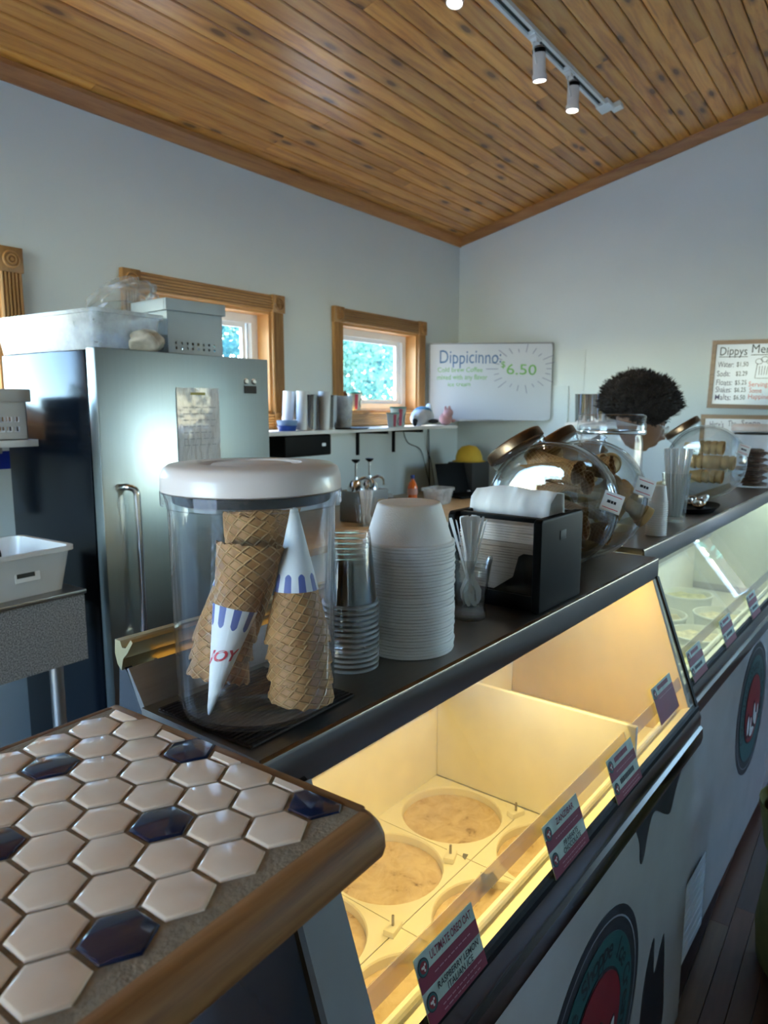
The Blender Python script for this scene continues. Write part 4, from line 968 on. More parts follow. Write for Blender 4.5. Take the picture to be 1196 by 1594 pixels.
cake_me = make_mesh('cake_cone', lathe([(.001,0),(.014,0),(.016,.03),(.019,.034),(.022,.05),(.0255,.052),(.027,.068),(.0245,.068),(.023,.054),(.018,.05),(.001,.03)], 24), smooth=40); cake_me.materials.append(M['cake'])
def cake(x, y, z, d, label, grp, dz=0):
    o = obj('cake_cone', cake_me, None); o.matrix_world = Matrix.Translation(jc(x, y, z, dz)) @ d.to_track_quat('Z', 'Y').to_matrix().to_4x4()
    return tag(o, label, 'ice cream cone', grp)
rnd = random.Random(3)
for j in range(18):
    a = j*2.4; rad = .022*math.sqrt(j)*1.02
    cake(1.65 + rnd.uniform(-.010, .022), .672 + rad*math.cos(a), .140 + rad*math.sin(a)*1.05, fdir(rnd.uniform(-.5, .5), rnd.uniform(-1, .3), rnd.uniform(-.6, .6)), 'yellow cake cone loose in the middle glass jar', 'cake cones in the middle jar')
for row, (zz, yy) in enumerate(((.205, .70), (.150, .66), (.150, .725), (.095, .70))):
    for j in range(4):
        cake(2.88 + .004*row, yy - .023 + .09 - .024*j + .02, zz, fdir(0, -1, -.08), 'tan cake cone in the nested rows of the furthest glass jar', 'cake cones in the furthest jar', .01)
def price_card(x, y, z, label, rz):
    r = thing('price_card', label, 'price card', jc(x, y, z), FA + R_(rz), 'price cards on the jars'); r.rotation_euler = (R_(-22), R_(20), FA + R_(rz))
    obj('card', box(-.021, .021, -.001, .001, 0, .042), M['paper'], r, smooth=0)
    obj('red_line', join(box(-.017, .016, -.0014, -.001, .034, .0355), box(-.017, .016, -.0014, -.001, .006, .0075)), M['joyred'], r, smooth=0)
    obj('holder', join(box(-.026, -.021, -.003, .003, -.004, .046), box(-.026, .021, -.003, .003, -.004, 0)), M['cupplastic'], r, smooth=0)
    obj('lettering', join(box(-.011, -.004, -.0014, -.001, .018, .024), box(-.003, .002, -.0014, -.001, .018, .024), box(.003, .008, -.0014, -.001, .018, .024)), M['inkblack'], r, smooth=0)
price_card(1.415, .528, .148, 'small white price card on the nearest wheel shaped jar', -62)
price_card(1.590, .520, .165, 'small white price card on the middle wheel shaped jar', -62)
price_card(2.83, .572, .19, 'small white price card on the furthest wheel shaped jar', -62)

# big plain jar, straws, small cups, scoops, far canister
bj = thing('storage_jar', 'large empty clear jar with clear screw lid behind the wheel shaped jars', 'jar', FP(1.985, .745, -.3490), FA)
obj('jar', lathe([(.001,.003),(.075,.003),(.086,.010),(.088,.03),(.088,.25),(.084,.27),(.084,.275),(.081,.27),(.0845,.25),(.0845,.03),(.078,.008),(.001,.008)], 48), M['plastic'], bj, smooth=50)
obj('lid', lathe([(.001,.332),(.085,.332),(.092,.328),(.094,.322),(.0915,.318),(.0935,.314),(.0915,.310),(.094,.304),(.094,.276),(.090,.274),(.088,.300),(.001,.318)], 48), M['plastic'], bj, smooth=40)
obj('lid_ring', lathe([(.0945,.288),(.0955,.286),(.0955,.279),(.0945,.277)], 48), M['chrome'], bj)
sc_ = thing('straw_glass', 'clear glass holding paper wrapped straws on the second freezer', 'glass', FP(2.27, .640, -.3490), FA)
obj('tumbler', lathe([(.001,0),(.030,0),(.032,.01),(.034,.03),(.042,.145),(.0435,.150),(.0415,.150),(.032,.03),(.029,.015),(.001,.014)], 32), M['glass'], sc_, smooth=50)
sw = make_mesh('wrapped_straw', xf(tube([(0,0,0),(0,0,.17),(0,0,.21)], [.0042,.0042,.0046], 6), S(1.25,.7,1)), smooth=40); sw.materials.append(M['paper'])
for q in range(16):
    a = q*2.399; rr_ = .006*math.sqrt(q); ti = rr_*4.2
    o = obj('wrapped_straw', sw, None); dd = Vector((math.cos(a)*math.sin(ti), math.sin(a)*math.sin(ti), math.cos(ti)))
    o.matrix_world = Matrix.Translation(FP(2.27, .640, -.3490) + Vector((math.cos(a)*rr_*.8, math.sin(a)*rr_*.8, .016))) @ dd.to_track_quat('Z', 'Y').to_matrix().to_4x4() @ Matrix.Rotation(q, 4, 'Z')
    tag(o, 'paper wrapped straw standing in the glass on the second freezer', 'straw', 'wrapped straws in the glass')
pc_me = make_mesh('portion_cup', lathe([(.001,.045),(.019,.045),(.020,.043),(.026,.002),(.0285,.0015),(.0285,0),(.025,0),(.019,.041),(.001,.042)], 28), smooth=50); pc_me.materials.append(M['foam'])
for q in range(16):
    tag(obj('portion_cup', pc_me, None, None, FP(1.99, .607, -.3490) + Vector((0, 0, .0062*q))), 'small white portion cup next to the straw glass, %s in its stack' % ORD[q], 'cup', 'portion cups in a stack')
dish = thing('scoop_dish', 'shallow black oval dish for scoops on the second freezer', 'dish', FP(2.56, .645, -.3490), FA)
obj('dish', xf(lathe([(.001,0),(.05,0),(.062,.012),(.065,.018),(.062,.018),(.048,.005),(.001,.004)], 36), S(2.0, 1, 1)), M['black'], dish, smooth=50)
for j, (x, y, a) in enumerate(((2.54, .630, 5), (2.60, .662, -8))):
    s_ = thing('ice_cream_scoop', ['steel scoop lying in the black dish, customer side', 'steel scoop lying in the black dish, server side'][j], 'scoop', FP(x, y, -.340), FA + R_(a), 'scoops in the black dish')
    obj('handle', tube([(-.02,0,.02),(.05,0,.024),(.09,0,.026)], [.008,.010,.009], 10), M['alu'], s_)
    obj('bowl', xf(lathe([(.001,-.020),(.012,-.017),(.02,-.007),(.022,.003),(.0205,.003),(.018,-.006),(.001,-.017)], 20), T(-.042,0,.024) @ RY(-30)), M['chrome'], s_, smooth=50)
can2 = thing('cookie_canister', 'clear canister with white lid and brown cookies at the right edge', 'canister', FP(3.48, .655, -.3490), FA)
obj('jar', lathe([(.001,.003),(.08,.003),(.09,.012),(.094,.24),(.097,.25),(.094,.25),(.091,.24),(.086,.012),(.001,.007)], 48), M['plastic'], can2, smooth=50)
l2 = obj('lid', lathe([(.001,.280),(.09,.278),(.098,.272),(.100,.262),(.100,.250),(.096,.248),(.001,.252)], 48), M['lid'], can2, smooth=50)
obj('gasket', lathe([(.001,.234),(.088,.234),(.089,.240),(.001,.242)], 40), M['blackmat'], l2)
ck = make_mesh('cookie', lathe([(.001,.012),(.03,.011),(.042,.006),(.043,.002),(.04,0),(.001,0)], 24), smooth=40); ck.materials.append(plain('cookie', (.16,.08,.04), .8, vary=.4, vscale=60, bump=.4))
for q in range(24):
    o = obj('cookie', ck, None, None, FP(3.48 + .042*((q % 2)*2-1)*.9, .655 + .02*((q//2) % 2) - .01, -.340) + Vector((0, 0, .0135*(q//2))), (random.uniform(-.03, .03), random.uniform(-.03, .03), q))
    tag(o, 'brown round cookie in the canister at the right edge', 'cookie', 'cookies in the canister')

# ================================================================== REFRIGERATOR and what is on it
fx0, fx1, fy0, fy1, fz = 1.28, 2.022, 2.02, 2.60, 1.786
fg = thing('refrigerator', 'tall stainless steel reach-in refrigerator with black sides', 'refrigerator', ((fx0+fx1)/2, (fy0+fy1)/2, 0))
fl_ = T(-(fx0+fx1)/2, -(fy0+fy1)/2, 0)
obj('body', xf(box(fx0+.004, fx1-.004, fy0+.062, fy1, .10, fz-.004), fl_), M['fridgeside'], fg, bev=.004)
obj('gasket', xf(box(fx0+.012, fx1-.012, fy0+.048, fy0+.062, .14, fz-.02), fl_), M['blackmat'], fg, smooth=0)
dr = obj('door', xf(box(fx0, fx1, fy0, fy0+.048, .13, fz), fl_), M['steelz'], fg, bev=.004)
hxp = 1.372
obj('handle', xf(tube(smooth_path([(hxp-.025, fy0, 1.345), (hxp-.022, fy0-.03, 1.348), (hxp-.004, fy0-.045, 1.335), (hxp, fy0-.047, 1.28), (hxp+.002, fy0-.047, 1.0), (hxp, fy0-.045, .86), (hxp-.01, fy0-.03, .83), (hxp-.015, fy0, .825)], 5), .011, 12), fl_), M['chrome'], dr)
lockp = obj('display', xf(box(1.895, 1.955, fy0-.004, fy0, 1.655, 1.683), fl_), M['blackmat'], dr, bev=.001)
for kx in (1.905, 1.945): obj('lock', xf(xf(lathe([(.001,.006),(.008,.006),(.011,.003),(.011,0)], 18), RX(90)), fl_ @ T(kx, fy0, 1.70)), M['steelx'], dr)
for lx in (fx0+.05, fx1-.05):
    for ly in (fy0+.1, fy1-.05): obj('leg', xf(tube([(lx, ly, 0), (lx, ly, .10)], .022, 12), fl_), M['chrome'], fg)
k = NT('sheet_sleeve'); nz = k.noise(k.pos(scale=(18, 18, 7)), 3, 3); k.pbsdf(col=(.55, .55, .56), rough=.18, coat=.5, nrm=k.bump(nz, .9, .02)); M['sheetsleeve'] = k.m
nt_ = thing('notice_sheet', 'printed sheet in a crinkled clear sleeve taped to the refrigerator door', 'paper', (1.672, fy0-.002, 1.30))
obj('sheet', box(-.094, .094, -.002, 0, 0, .37), M['sheetsleeve'], nt_, smooth=0)
obj('heading', box(-.035, .03, -.0026, -.002, .345, .354), plain('olive_print', (.35, .32, .10), .6), nt_, smooth=0)
g = []
for r_ in range(7):
    xx = -.07
    while xx < .06: 
        ww = random.uniform(.012, .03); g.append(box(xx, xx+ww, -.0026, -.002, .30-.022*r_, .303-.022*r_)); xx += ww + .008
obj('print', join(*g), M['greymetal'], nt_, smooth=0)
# translucent storage bin
def tub_box(w, d, h, ft=1.12, th=.003, lip=.012, r=.03):
    V, F = [], []; lo = rrect(w, d, r, 4); hi = rrect(w*ft, d*ft, r, 4); n = len(lo)
    rings = [(lo, 0, 1), (hi, h-.012, 1), (hi, h-.012, 1+lip/w), (hi, h, 1+lip/w), (hi, h, 1-th*2/w), (lo, th, 1-th*2/w)]
    for pl, z, s in rings: V += [(p[0]*s, p[1]*s, z) for p in pl]
    for q in range(5):
        for i in range(n): F.append((q*n+i, q*n+(i+1) % n, (q+1)*n+(i+1) % n, (q+1)*n+i))
    F += [tuple(reversed(range(n))), tuple(range(5*n, 6*n))]
    return V, F
sb = thing('storage_bin', 'long translucent plastic storage bin on top of the refrigerator', 'bin', (1.43, 2.36, fz), R_(3))
obj('tub', tub_box(.25, .54, .125, 1.08), M['frost'], sb, smooth=40)
obj('inner_tray', xf(tub_box(.22, .50, .07, 1.05), T(0, 0, .006)), M['frost'], sb, smooth=40)
pb = tag(obj('plastic_bag', None or (lambda: (lambda g: ([(v[0]*(1+.25*math.sin(v[2]*90+v[1]*60)), v[1]*(1+.2*math.sin(v[0]*80+v[2]*70)), v[2]+.016*math.sin(v[0]*60+v[1]*75)) for v in g[0]], g[1]))(ball(.15, .09, .085, (0, 0, .085), 40, 26)))(), M['film'], None, (1.70, 2.42, fz+.12), (R_(0), R_(-24), R_(10)), smooth=80), 'crumpled clear plastic bag heaped between the bin and the grey basket', 'bag')
pb2 = tag(obj('plastic_bag', (lambda g: ([(v[0]*(1+.2*math.sin(v[2]*110+v[1]*50)), v[1]*(1+.2*math.sin(v[0]*90+v[2]*70)), max(0.001, v[2]+.008*math.sin(v[0]*80+v[1]*75))) for v in g[0]], g[1]))(ball(.06, .05, .035, (0, 0, .035), 28, 18)), plain('cream_film', (.55,.50,.42), .3, vary=.3, vscale=30, bump=.5), None, (1.50, 2.07, fz), smooth=80), 'cream coloured plastic bag lying in front of the storage bin', 'bag')
M['greyplastic'] = plain('grey_plastic', (.36, .42, .45), .45, vary=.05)
def perforated_basket(w, d, h, holes_rows, ncol, hs, z0, mat_):
    """open basket with real holes in its long sides: built from strips"""
    gs = []; th = .003
    def panel(length, m):
        out = []; zs = [0]; 
        pitch = length/(ncol+2.0)
        for r_ in range(holes_rows): zs += [z0 + r_*hs*1.9, z0 + r_*hs*1.9 + hs]
        zs.append(h)
        for q in range(0, len(zs)-1, 2): out.append(box(-length/2, length/2, 0, th, zs[q], zs[q+1]))
        for r_ in range(holes_rows):
            a, b = zs[2*r_+1], zs[2*r_+2]; x = -length/2
            for c in range(ncol):
                x1 = -length/2 + pitch*(c+1.2); out.append(box(x, x1, 0, th, a, b)); x = x1 + hs
            out.append(box(x, length/2, 0, th, a, b))
        return xf(join(*out), m)
    gs.append(panel(w, T(0, -d/2, 0))); gs.append(panel(w, T(0, d/2-th, 0)))
    gs.append(panel(d, T(-w/2+th, 0, 0) @ RZ(90))); gs.append(panel(d, T(w/2, 0, 0) @ RZ(90)))
    gs.append(box(-w/2, w/2, -d/2, d/2, 0, th))
    return join(*gs)
gb = thing('grey_basket', 'grey perforated plastic basket with rolled rim on top of the refrigerator', 'basket', (1.735, 2.185, fz), R_(-4))
obj('basket', perforated_basket(.235, .20, .155, 2, 8, .009, .02, None), M['greyplastic'], gb, smooth=0)
obj('rim', join(box(-.128, .128, -.112, -.10, .150, .192), box(-.128, .128, .10, .112, .15, .192), box(-.128, -.1175, -.10, .10, .15, .192), box(.1175, .128, -.10, .10, .15, .192)), M['greyplastic'], gb, bev=.005, bseg=3)
pt = tag(obj('white_tub', tub_box(.10, .12, .09, 1.1), M['vinyl'], None, (1.615, 2.30, fz), smooth=40), 'small white tub wedged behind the grey basket', 'tub')

# ================================================================== LEFT: wall shelf, perforated bin, sink stand
ls = thing('wall_shelf', 'white wall shelf at the left edge beside the refrigerator', 'shelf', (.8, 2.52, 0))
obj('board', box(-.5, .40, -.285, .28, 1.478, 1.500), M['whitepaint'], ls, bev=.002)
obj('bracket', join(box(.30, .325, -.2, .28, 1.455, 1.478), box(.30, .325, .25, .28, 1.2, 1.455)), M['greymetal'], ls, bev=.002)
obj('bracket', join(box(-.3, -.275, -.2, .28, 1.455, 1.478), box(-.3, -.275, .25, .28, 1.2, 1.455)), M['greymetal'], ls, bev=.002)
M['putty'] = plain('putty_plastic', (.52, .50, .47), .45, vary=.05)
wb_ = thing('slotted_bin', 'beige slotted plastic bin on the wall shelf at the left edge', 'basket', (1.025, 2.40, 1.5005))
obj('basket', perforated_basket(.30, .30, .125, 2, 11, .016, .025, None), M['putty'], wb_, smooth=0)
obj('rim', join(box(-.162, .162, -.162, -.15, .118, .158), box(-.162, .162, .15, .162, .118, .158), box(-.162, -.15, -.15, .15, .118, .158), box(.15, .162, -.15, .15, .118, .158)), M['putty'], wb_, bev=.004)
tag(obj('freezer_bag', (lambda g: ([(v[0], v[1]*(1+.3*math.sin(v[0]*60)), v[2]+.01*math.sin(v[0]*50)) for v in g[0]], g[1]))(box(-.09, .09, -.02, .02, .0, .085)), M['film'], None, (1.06, 2.36, 1.628), (R_(8), R_(-12), 0), bev=.006), 'clear zip bag with a blue seal sticking out of the slotted bin', 'bag')
st = thing('sink_stand', 'speckled grey counter section on steel legs beside the refrigerator', 'counter', (.70, 2.1, 0))
obj('apron', box(-.5, .395, -.25, -.235, .88, 1.075), M['granite'], st, smooth=0)
obj('side_apron', box(.383, .395, -.235, .30, .88, 1.075), M['granite'], st, smooth=0)
obj('top', box(-.5, .40, -.255, .30, 1.075, 1.087), M['steelx'], st, bev=.002)
for lx in (-.4, .33):
    for ly in (-.19, .25): obj('leg', tube([(lx, ly, 0), (lx, ly, .88)], .019, 12), M['alu'], st)
obj('back_panel', box(-.5, .36, .285, .297, .05, 1.07), M['blackmat'], st, smooth=0)  # added dark sheet hiding the lit wall, so the space below stays dark
obj('undershelf', box(-.45, .36, -.22, .27, .30, .315), M['steelx'], st, smooth=0)
tb = thing('wash_tote', 'white plastic tote tub with a label on the speckled counter', 'tub', (.865, 2.02, 1.0875), R_(2))
obj('tub', tub_box(.40, .26, .125, 1.10, lip=.02), M['white'], tb, smooth=40)
obj('label', xf(box(-.035, .035, -.001, .0005, 0, .05), T(.085, -.1395, .045) @ RX(-6)), M['paper'], tb, smooth=0)
obj('label_bar', xf(box(-.03, .02, -.002, -.0011, .012, .024), T(.085, -.1395, .045) @ RX(-6)), M['inkblack'], tb, smooth=0)
for j in range(3):
    tag(obj('black_ladle', tube(smooth_path([(-.10+.05*j, .0, 0), (-.06+.05*j, .0, .09), (-.03+.05*j, 0, .118), (-.0+.05*j, 0, .10), (.005+.05*j, 0, .08)], 5), .006, 8), M['black'], None, (.87, 2.04, 1.095), (0, 0, R_(8*j))), 'black handled utensil hooked in the white tote', 'utensil', 'utensils in the white tote')
bt = thing('spray_bottle', 'dark blue bottle with white cap under the speckled counter', 'bottle', (.86, 2.02, .3155))
obj('bottle', lathe([(.001,0),(.05,0),(.052,.02),(.052,.25),(.03,.31),(.018,.33),(.018,.35)], 24), M['navybag'], bt); obj('cap', lathe([(.022,.335),(.023,.37),(.02,.385),(.001,.387)], 20), M['white'], bt)
tag(obj('outlet_plate', join(box(-.035, .035, -.006, 0, -.06, .06), box(-.012, .012, -.008, -.006, .012, .04), box(-.012, .012, -.008, -.006, -.04, -.012)), M['vinyl'], None, (1.455, YA, 1.26), bev=.002), 'white wall outlet plate at the left edge', 'outlet')
tag(obj('blue_tape', box(-.15, .06, -.001, 0, -.035, .035), plain('blue_tape', (.01, .03, .30), .5), None, (1.455, YA, 1.40), smooth=0), 'band of blue tape on the wall above the outlet', 'tape')

# ================================================================== BACK COUNTER AND SHELF
bc = thing('back_counter', 'tan laminate work counter along the window wall', 'counter', (3.46, 2.42, 0))
obj('worktop', box(-1.395, 1.40, -.42, .375, .965, 1.0), M['laminate'], bc, bev=.004)
for q in range(4): 
    u = obj('cabinet_front', box(-1.37+.69*q, -1.37+.69*q+.68, -.39, -.37, .10, .962), M['whitepaint'], bc, bev=.003); obj('handle', tube([(-1.0+.69*q, -.41, .8), (-.9+.69*q, -.41, .8)], .006, 8), M['alu'], u)
obj('carcass', box(-1.38, 1.39, -.37, .36, .0, .962), M['whitepaint'], bc, smooth=0)
bs = thing('back_shelf', 'long white wall shelf under the window above the work counter', 'shelf', (3.23, 2.66, 1.46))
obj('board', box(-1.17, 1.16, -.14, .14, 0, .020), M['whitepaint'], bs, bev=.002)
for bx in (-.70, .345, .745): obj('bracket', join(box(bx, bx+.022, -.10, .14, -.02, 0), box(bx, bx+.022, .128, .14, -.16, -.02)), M['black'], bs, smooth=0)
SHZ = 1.4805
spk = thing('speaker_box', 'black box shaped speaker hung under the wall shelf beside the refrigerator', 'speaker', (2.83, 2.62, 1.345))
obj('cabinet', box(-.20, .17, -.10, .10, 0, .113), M['black'], spk, bev=.012, bseg=3); obj('badge', box(.09, .12, -.102, -.10, .05, .066), M['alu'], spk, smooth=0)
bw = thing('bowl_stack', 'blue striped bowls stacked at the left end of the shelf', 'bowls', (2.735, 2.60, SHZ))
obj('bowl', lathe([(.001,0),(.045,0),(.052,.02),(.055,.028),(.05,.026),(.001,.008)], 28), plain('blue_glaze', (.02,.07,.30), .3), bw); obj('upper_bowl', lathe([(.046,.022),(.055,.045),(.056,.055),(.052,.05),(.001,.03)], 28), plain('light_blue_glaze', (.25,.38,.55), .3), bw)
tum = make_mesh('malt_tumbler', lathe([(.001,0),(.034,0),(.036,.01),(.043,.185),(.045,.19),(.042,.19),(.034,.012),(.001,.01)], 28), smooth=40); tum.materials.append(M['chrome'])
whs = make_mesh('cup_sleeve', lathe([(.001,0),(.028,0),(.034,.2),(.036,.205),(.033,.205),(.027,.01),(.001,.01)], 28), smooth=40); whs.materials.append(M['vinyl'])
for j, (x, y) in enumerate(((2.88, 2.57), (2.90, 2.68), (2.97, 2.60), (3.01, 2.70), (3.06, 2.58), (3.09, 2.67))):
    tag(obj('malt_tumbler', tum, None, None, (x, y, SHZ)), 'tall steel malt tumbler on the shelf, %s' % ['front left of the cluster', 'back left of the cluster', 'second in the front row', 'second in the back row', 'front right of the cluster', 'back right of the cluster'][j], 'tumbler', 'steel malt tumblers on the shelf')
for j, (x, y, t_) in enumerate(((2.795, 2.66, .12), (2.83, 2.585, .06), (2.955, 2.535, .04))):
    tag(obj('cup_sleeve', whs, None, None, (x, y, SHZ+.002), (0, R_(6)*t_*10, 0)), ['leaning stack of white cups at the left end of the shelf', 'white cup stack in front of the leaning one on the shelf', 'white cup stack among the steel tumblers'][j], 'cup', 'white cup stacks on the shelf')
tag(obj('dark_tray', lathe([(.001,0),(.11,0),(.125,.008),(.12,.008),(.001,.004)], 32), M['blackmat'], None, (3.06, 2.53, SHZ-.0185), smooth=40), 'dark round tray overhanging the front edge of the shelf', 'tray').location = (3.19, 2.555, SHZ)
ct = thing('clear_pitcher', 'tall clear plastic container beside the steel tumblers on the shelf', 'container', (3.205, 2.60, SHZ+.0085))
obj('container', lathe([(.001,0),(.045,0),(.047,.02),(.056,.175),(.062,.18),(.055,.178),(.044,.02),(.001,.006)], 32), M['frost'], ct, smooth=40); obj('contents', lathe([(.001,.006),(.043,.007),(.0445,.05),(.001,.052)], 28), M['laminate'], ct)
M['cupteal'] = plain('cup_teal', (.03, .22, .18), .4); M['cuppaper'] = plain('cup_paper', (.55, .66, .60), .5, vary=.05); M['cuppink'] = plain('cup_pink', (.62, .10, .16), .5)
def ice_cup(label, loc, r, h, rz):
    c = thing('paper_cup', label, 'cup', loc, R_(rz), 'printed paper cups by the window')
    bd = obj('cup', lathe([(.001,0),(r*.76,0),(r*.78,.004),(r,h*.97),(r*1.04,h),(r*.98,h),(r*.74,.008),(.001,.008)], 32), M['cuppaper'], c, smooth=40)
    obj('rim', lathe([(r*1.0,h*.94),(r*1.06,h*.95),(r*1.06,h*1.02),(r*.97,h*1.02)], 32), M['cupteal'], c, smooth=40)
    def patch(a0, a1, z0, z1, mt, nm):
        V, F = [], []; n = 8
        for i in range(n+1):
            a = R_(a0+(a1-a0)*i/n)
            for z in (z0, z1): rr = (r*.78+(r-r*.78)*z/h)+.0008; V.append((rr*math.cos(a), rr*math.sin(a), z))
        for i in range(n): F.append((2*i, 2*i+2, 2*i+3, 2*i+1))
        obj(nm, (V, F), mt, bd, smooth=60)
    patch(-140, -112, h*.05, h*.9, M['cuppink'], 'pink_stripe')
    V, F = [], []; n = 28
    for i in range(n+1):
        t = 2*math.pi*i/n
        for q in (1.0, .72):
            a = R_(-62) + .62*q*math.cos(t); z = h*.42 + h*.30*q*math.sin(t); rr = (r*.78+(r-r*.78)*z/h)+.0012; V.append((rr*math.cos(a), rr*math.sin(a), z))
    for i in range(n): F.append((2*i, 2*i+2, 2*i+3, 2*i+1))
    obj('round_mark', (V, F), M['inkblack'], bd, smooth=60)
ice_cup('smaller printed paper cup with teal rim at the front of the shelf', (3.66, 2.57, SHZ), .040, .088, 0)
ice_cup('larger printed paper cup with teal rim behind the smaller one', (3.79, 2.62, SHZ), .052, .125, 0)
ice_cup('printed paper cup with teal lid standing on the window sill', (3.63, 2.852, 1.5855), .048, .112, 0)
def plush(name, label, loc, parts, s=1.0, rz=0):
    r = thing(name, label, 'soft toy', loc, R_(rz)); r.scale = (s, s, s)
    for nm, (rx, ry, rz_), c, mt in parts: obj(nm, ball(rx, ry, rz_, c, 18, 12), mt, r, smooth=80)
    return r
wh = plain('plush_white', (.75, .78, .8), .9, bump=.4, bscale=200); bl = plain('plush_blue', (.10, .32, .5), .9, bump=.4, bscale=200); pk = plain('plush_pink', (.62, .36, .36), .9, bump=.4, bscale=200); br = plain('plush_brown', (.18, .09, .05), .9, bump=.4, bscale=200); bk = plain('plush_black', (.01, .012, .02), .8)
plush('plush_toy', 'white and blue plush toy lying on the shelf below the window', (4.08, 2.62, SHZ), [('body', (.10, .07, .06), (0, 0, .062), wh), ('back_patch', (.085, .06, .045), (.01, .005, .085), bl), ('head', (.06, .055, .05), (-.08, -.02, .05), wh), ('fin', (.06, .02, .015), (.03, -.07, .03), bk), ('tail', (.02, .03, .05), (.11, .02, .10), wh), ('nose', (.018, .018, .015), (-.135, -.03, .035), bk)])
plush('plush_pig', 'pink plush toy sitting at the right end of the shelf', (4.33, 2.585, SHZ), [('body', (.05, .045, .045), (0, 0, .045), pk), ('head', (.035, .035, .033), (-.02, -.03, .085), pk), ('ear', (.012, .008, .018), (-.04, -.02, .115), pk), ('ear', (.012, .008, .018), (.005, -.025, .117), pk), ('arm', (.018, .016, .012), (.05, -.03, .03), pk)])
plush('plush_bear', 'small brown plush toy on the window sill beside the paper cup', (3.52, 2.858, 1.5855), [('body', (.032, .03, .04), (0, 0, .04), br), ('head', (.028, .026, .026), (0, -.005, .092), br), ('ear', (.009, .007, .009), (-.02, 0, .115), br), ('ear', (.009, .007, .009), (.02, 0, .115), br)])
plush('rubber_figure', 'tiny black and white figure standing on the shelf beside the larger cup', (3.895, 2.56, SHZ), [('body', (.018, .016, .028), (0, 0, .028), bk), ('head', (.014, .014, .014), (0, 0, .062), wh)])

BZ = 1.0005
ps = thing('topping_station', 'steel topping warmer box with two chrome pumps on the work counter', 'dispenser', (3.02, 2.30, BZ))
obj('box', box(-.125, .10, -.08, .08, 0, .165), M['steelx'], ps, bev=.004)
obj('nameplate', box(.0, .06, -.0815, -.08, .085, .115), M['laminate'], ps, smooth=0)
for px in (-.085, .035):
    pm_ = obj('pump', xf(lathe([(.001,.075),(.008,.074),(.010,.06),(.03,.05),(.045,.02),(.048,0),(.044,0)], 24), T(px, 0, .165)), M['chrome'], ps, smooth=50)
    obj('stem', tube([(px, 0, .235), (px, 0, .315)], .006, 10), M['steelx'], pm_); obj('knob', xf(lathe([(.001,.0),(.008,0),(.022,.012),(.022,.018),(.001,.02)], 18), T(px, 0, .312)), M['black'], pm_)
    obj('spout', tube(smooth_path([(px, -.005, .215), (px+.05, -.02, .23), (px+.085, -.03, .215), (px+.09, -.03, .18)], 5), .008, 10), M['chrome'], pm_)
sx_ = thing('spoon_cup', 'clear plastic cup crammed with white spoons on the work counter', 'cup', (2.86, 2.18, BZ))
obj('cup', lathe([(.001,0),(.042,0),(.046,.02),(.056,.14),(.058,.145),(.054,.14),(.043,.02),(.001,.006)], 32), M['cupplastic'], sx_, smooth=50)
for q in range(14):
    a = q*2.399; rr_ = .0085*math.sqrt(q); ti = rr_*4
    o = obj('plastic_spoon', spn, None); dd = Vector((math.cos(a)*math.sin(ti), math.sin(a)*math.sin(ti), math.cos(ti)))
    o.matrix_world = Matrix.Translation(Vector((2.86, 2.18, BZ+.008)) + Vector((math.cos(a)*rr_*.6, math.sin(a)*rr_*.6, 0))) @ dd.to_track_quat('Z', 'Y').to_matrix().to_4x4() @ Matrix.Rotation(q*2, 4, 'Z') @ Matrix.Scale(1.12, 4)
    tag(o, 'white plastic spoon in the crammed cup on the work counter', 'spoon', 'plastic spoons on the work counter')
sb2 = thing('soda_bottle', 'orange soda bottle with blue cap on the work counter', 'bottle', (3.60, 2.38, BZ))
obj('bottle', lathe([(.001,0),(.026,0),(.030,.01),(.031,.05),(.027,.07),(.031,.09),(.031,.12),(.022,.145),(.012,.16),(.011,.175)], 28), plain('orange_drink', (.75, .16, .02), .15, coat=.6), sb2, smooth=60)
obj('cap', lathe([(.0135,.172),(.0135,.192),(.012,.194),(.001,.194)], 20), plain('cap_blue', (.03,.06,.25), .4), sb2); obj('label', lathe([(.0318,.075),(.0318,.112)], 28), plain('soda_label', (.55,.30,.25), .4), sb2)
dt = thing('deli_tub', 'clear deli container with reddish topping on the work counter', 'container', (3.80, 2.32, BZ))
dt.scale = (1.25, 1.25, 1.35); obj('tub', tub_box(.12, .10, .075, 1.2), M['frost'], dt, smooth=40); obj('topping', box(-.054, .054, -.045, .045, .003, .042), plain('topping_red', (.30, .08, .05), .7, vary=.5, vscale=90), dt, bev=.004)
tag(obj('red_box', box(-.08, .07, -.05, .05, 0, .06), plain('dark_red_box', (.10,.03,.025), .5), None, (3.42, 2.42, BZ), bev=.003), 'low dark red box beside the soda bottle', 'box')
tag(obj('paper_roll', tube([(-.14, 0, .03), (.14, 0, .03)], .022, 16), M['vinyl'], None, (3.62, 2.64, BZ-.008), (0, 0, R_(8))), 'white paper roll lying at the back of the work counter', 'roll')
lp = thing('laptop', 'open black laptop at the corner end of the work counter', 'laptop', (4.24, 2.36, BZ), R_(-18))
obj('base', box(-.15, .15, -.11, .10, 0, .016), M['black'], lp, bev=.003); obj('screen', xf(box(-.15, .15, -.004, .004, 0, .21), T(0, .105, .014) @ RX(-14)), M['black'], lp, bev=.003)
obj('hinge', join(box(-.13, -.10, .095, .11, .012, .024), box(.10, .13, .095, .11, .012, .024)), M['alu'], lp, smooth=0)
tag(obj('yellow_cap', xf(lathe([(.001,.11),(.05,.10),(.08,.07),(.095,.03),(.098,.0),(.12,-.004),(.12,-.008),(.09,-.006)], 28), T(0, 0, 0)), plain('yellow_cloth', (.62, .40, .03), .7), None, (4.52, 2.50, 1.225), (0, 0, 0), smooth=60), 'yellow cap lying behind the laptop', 'cap')
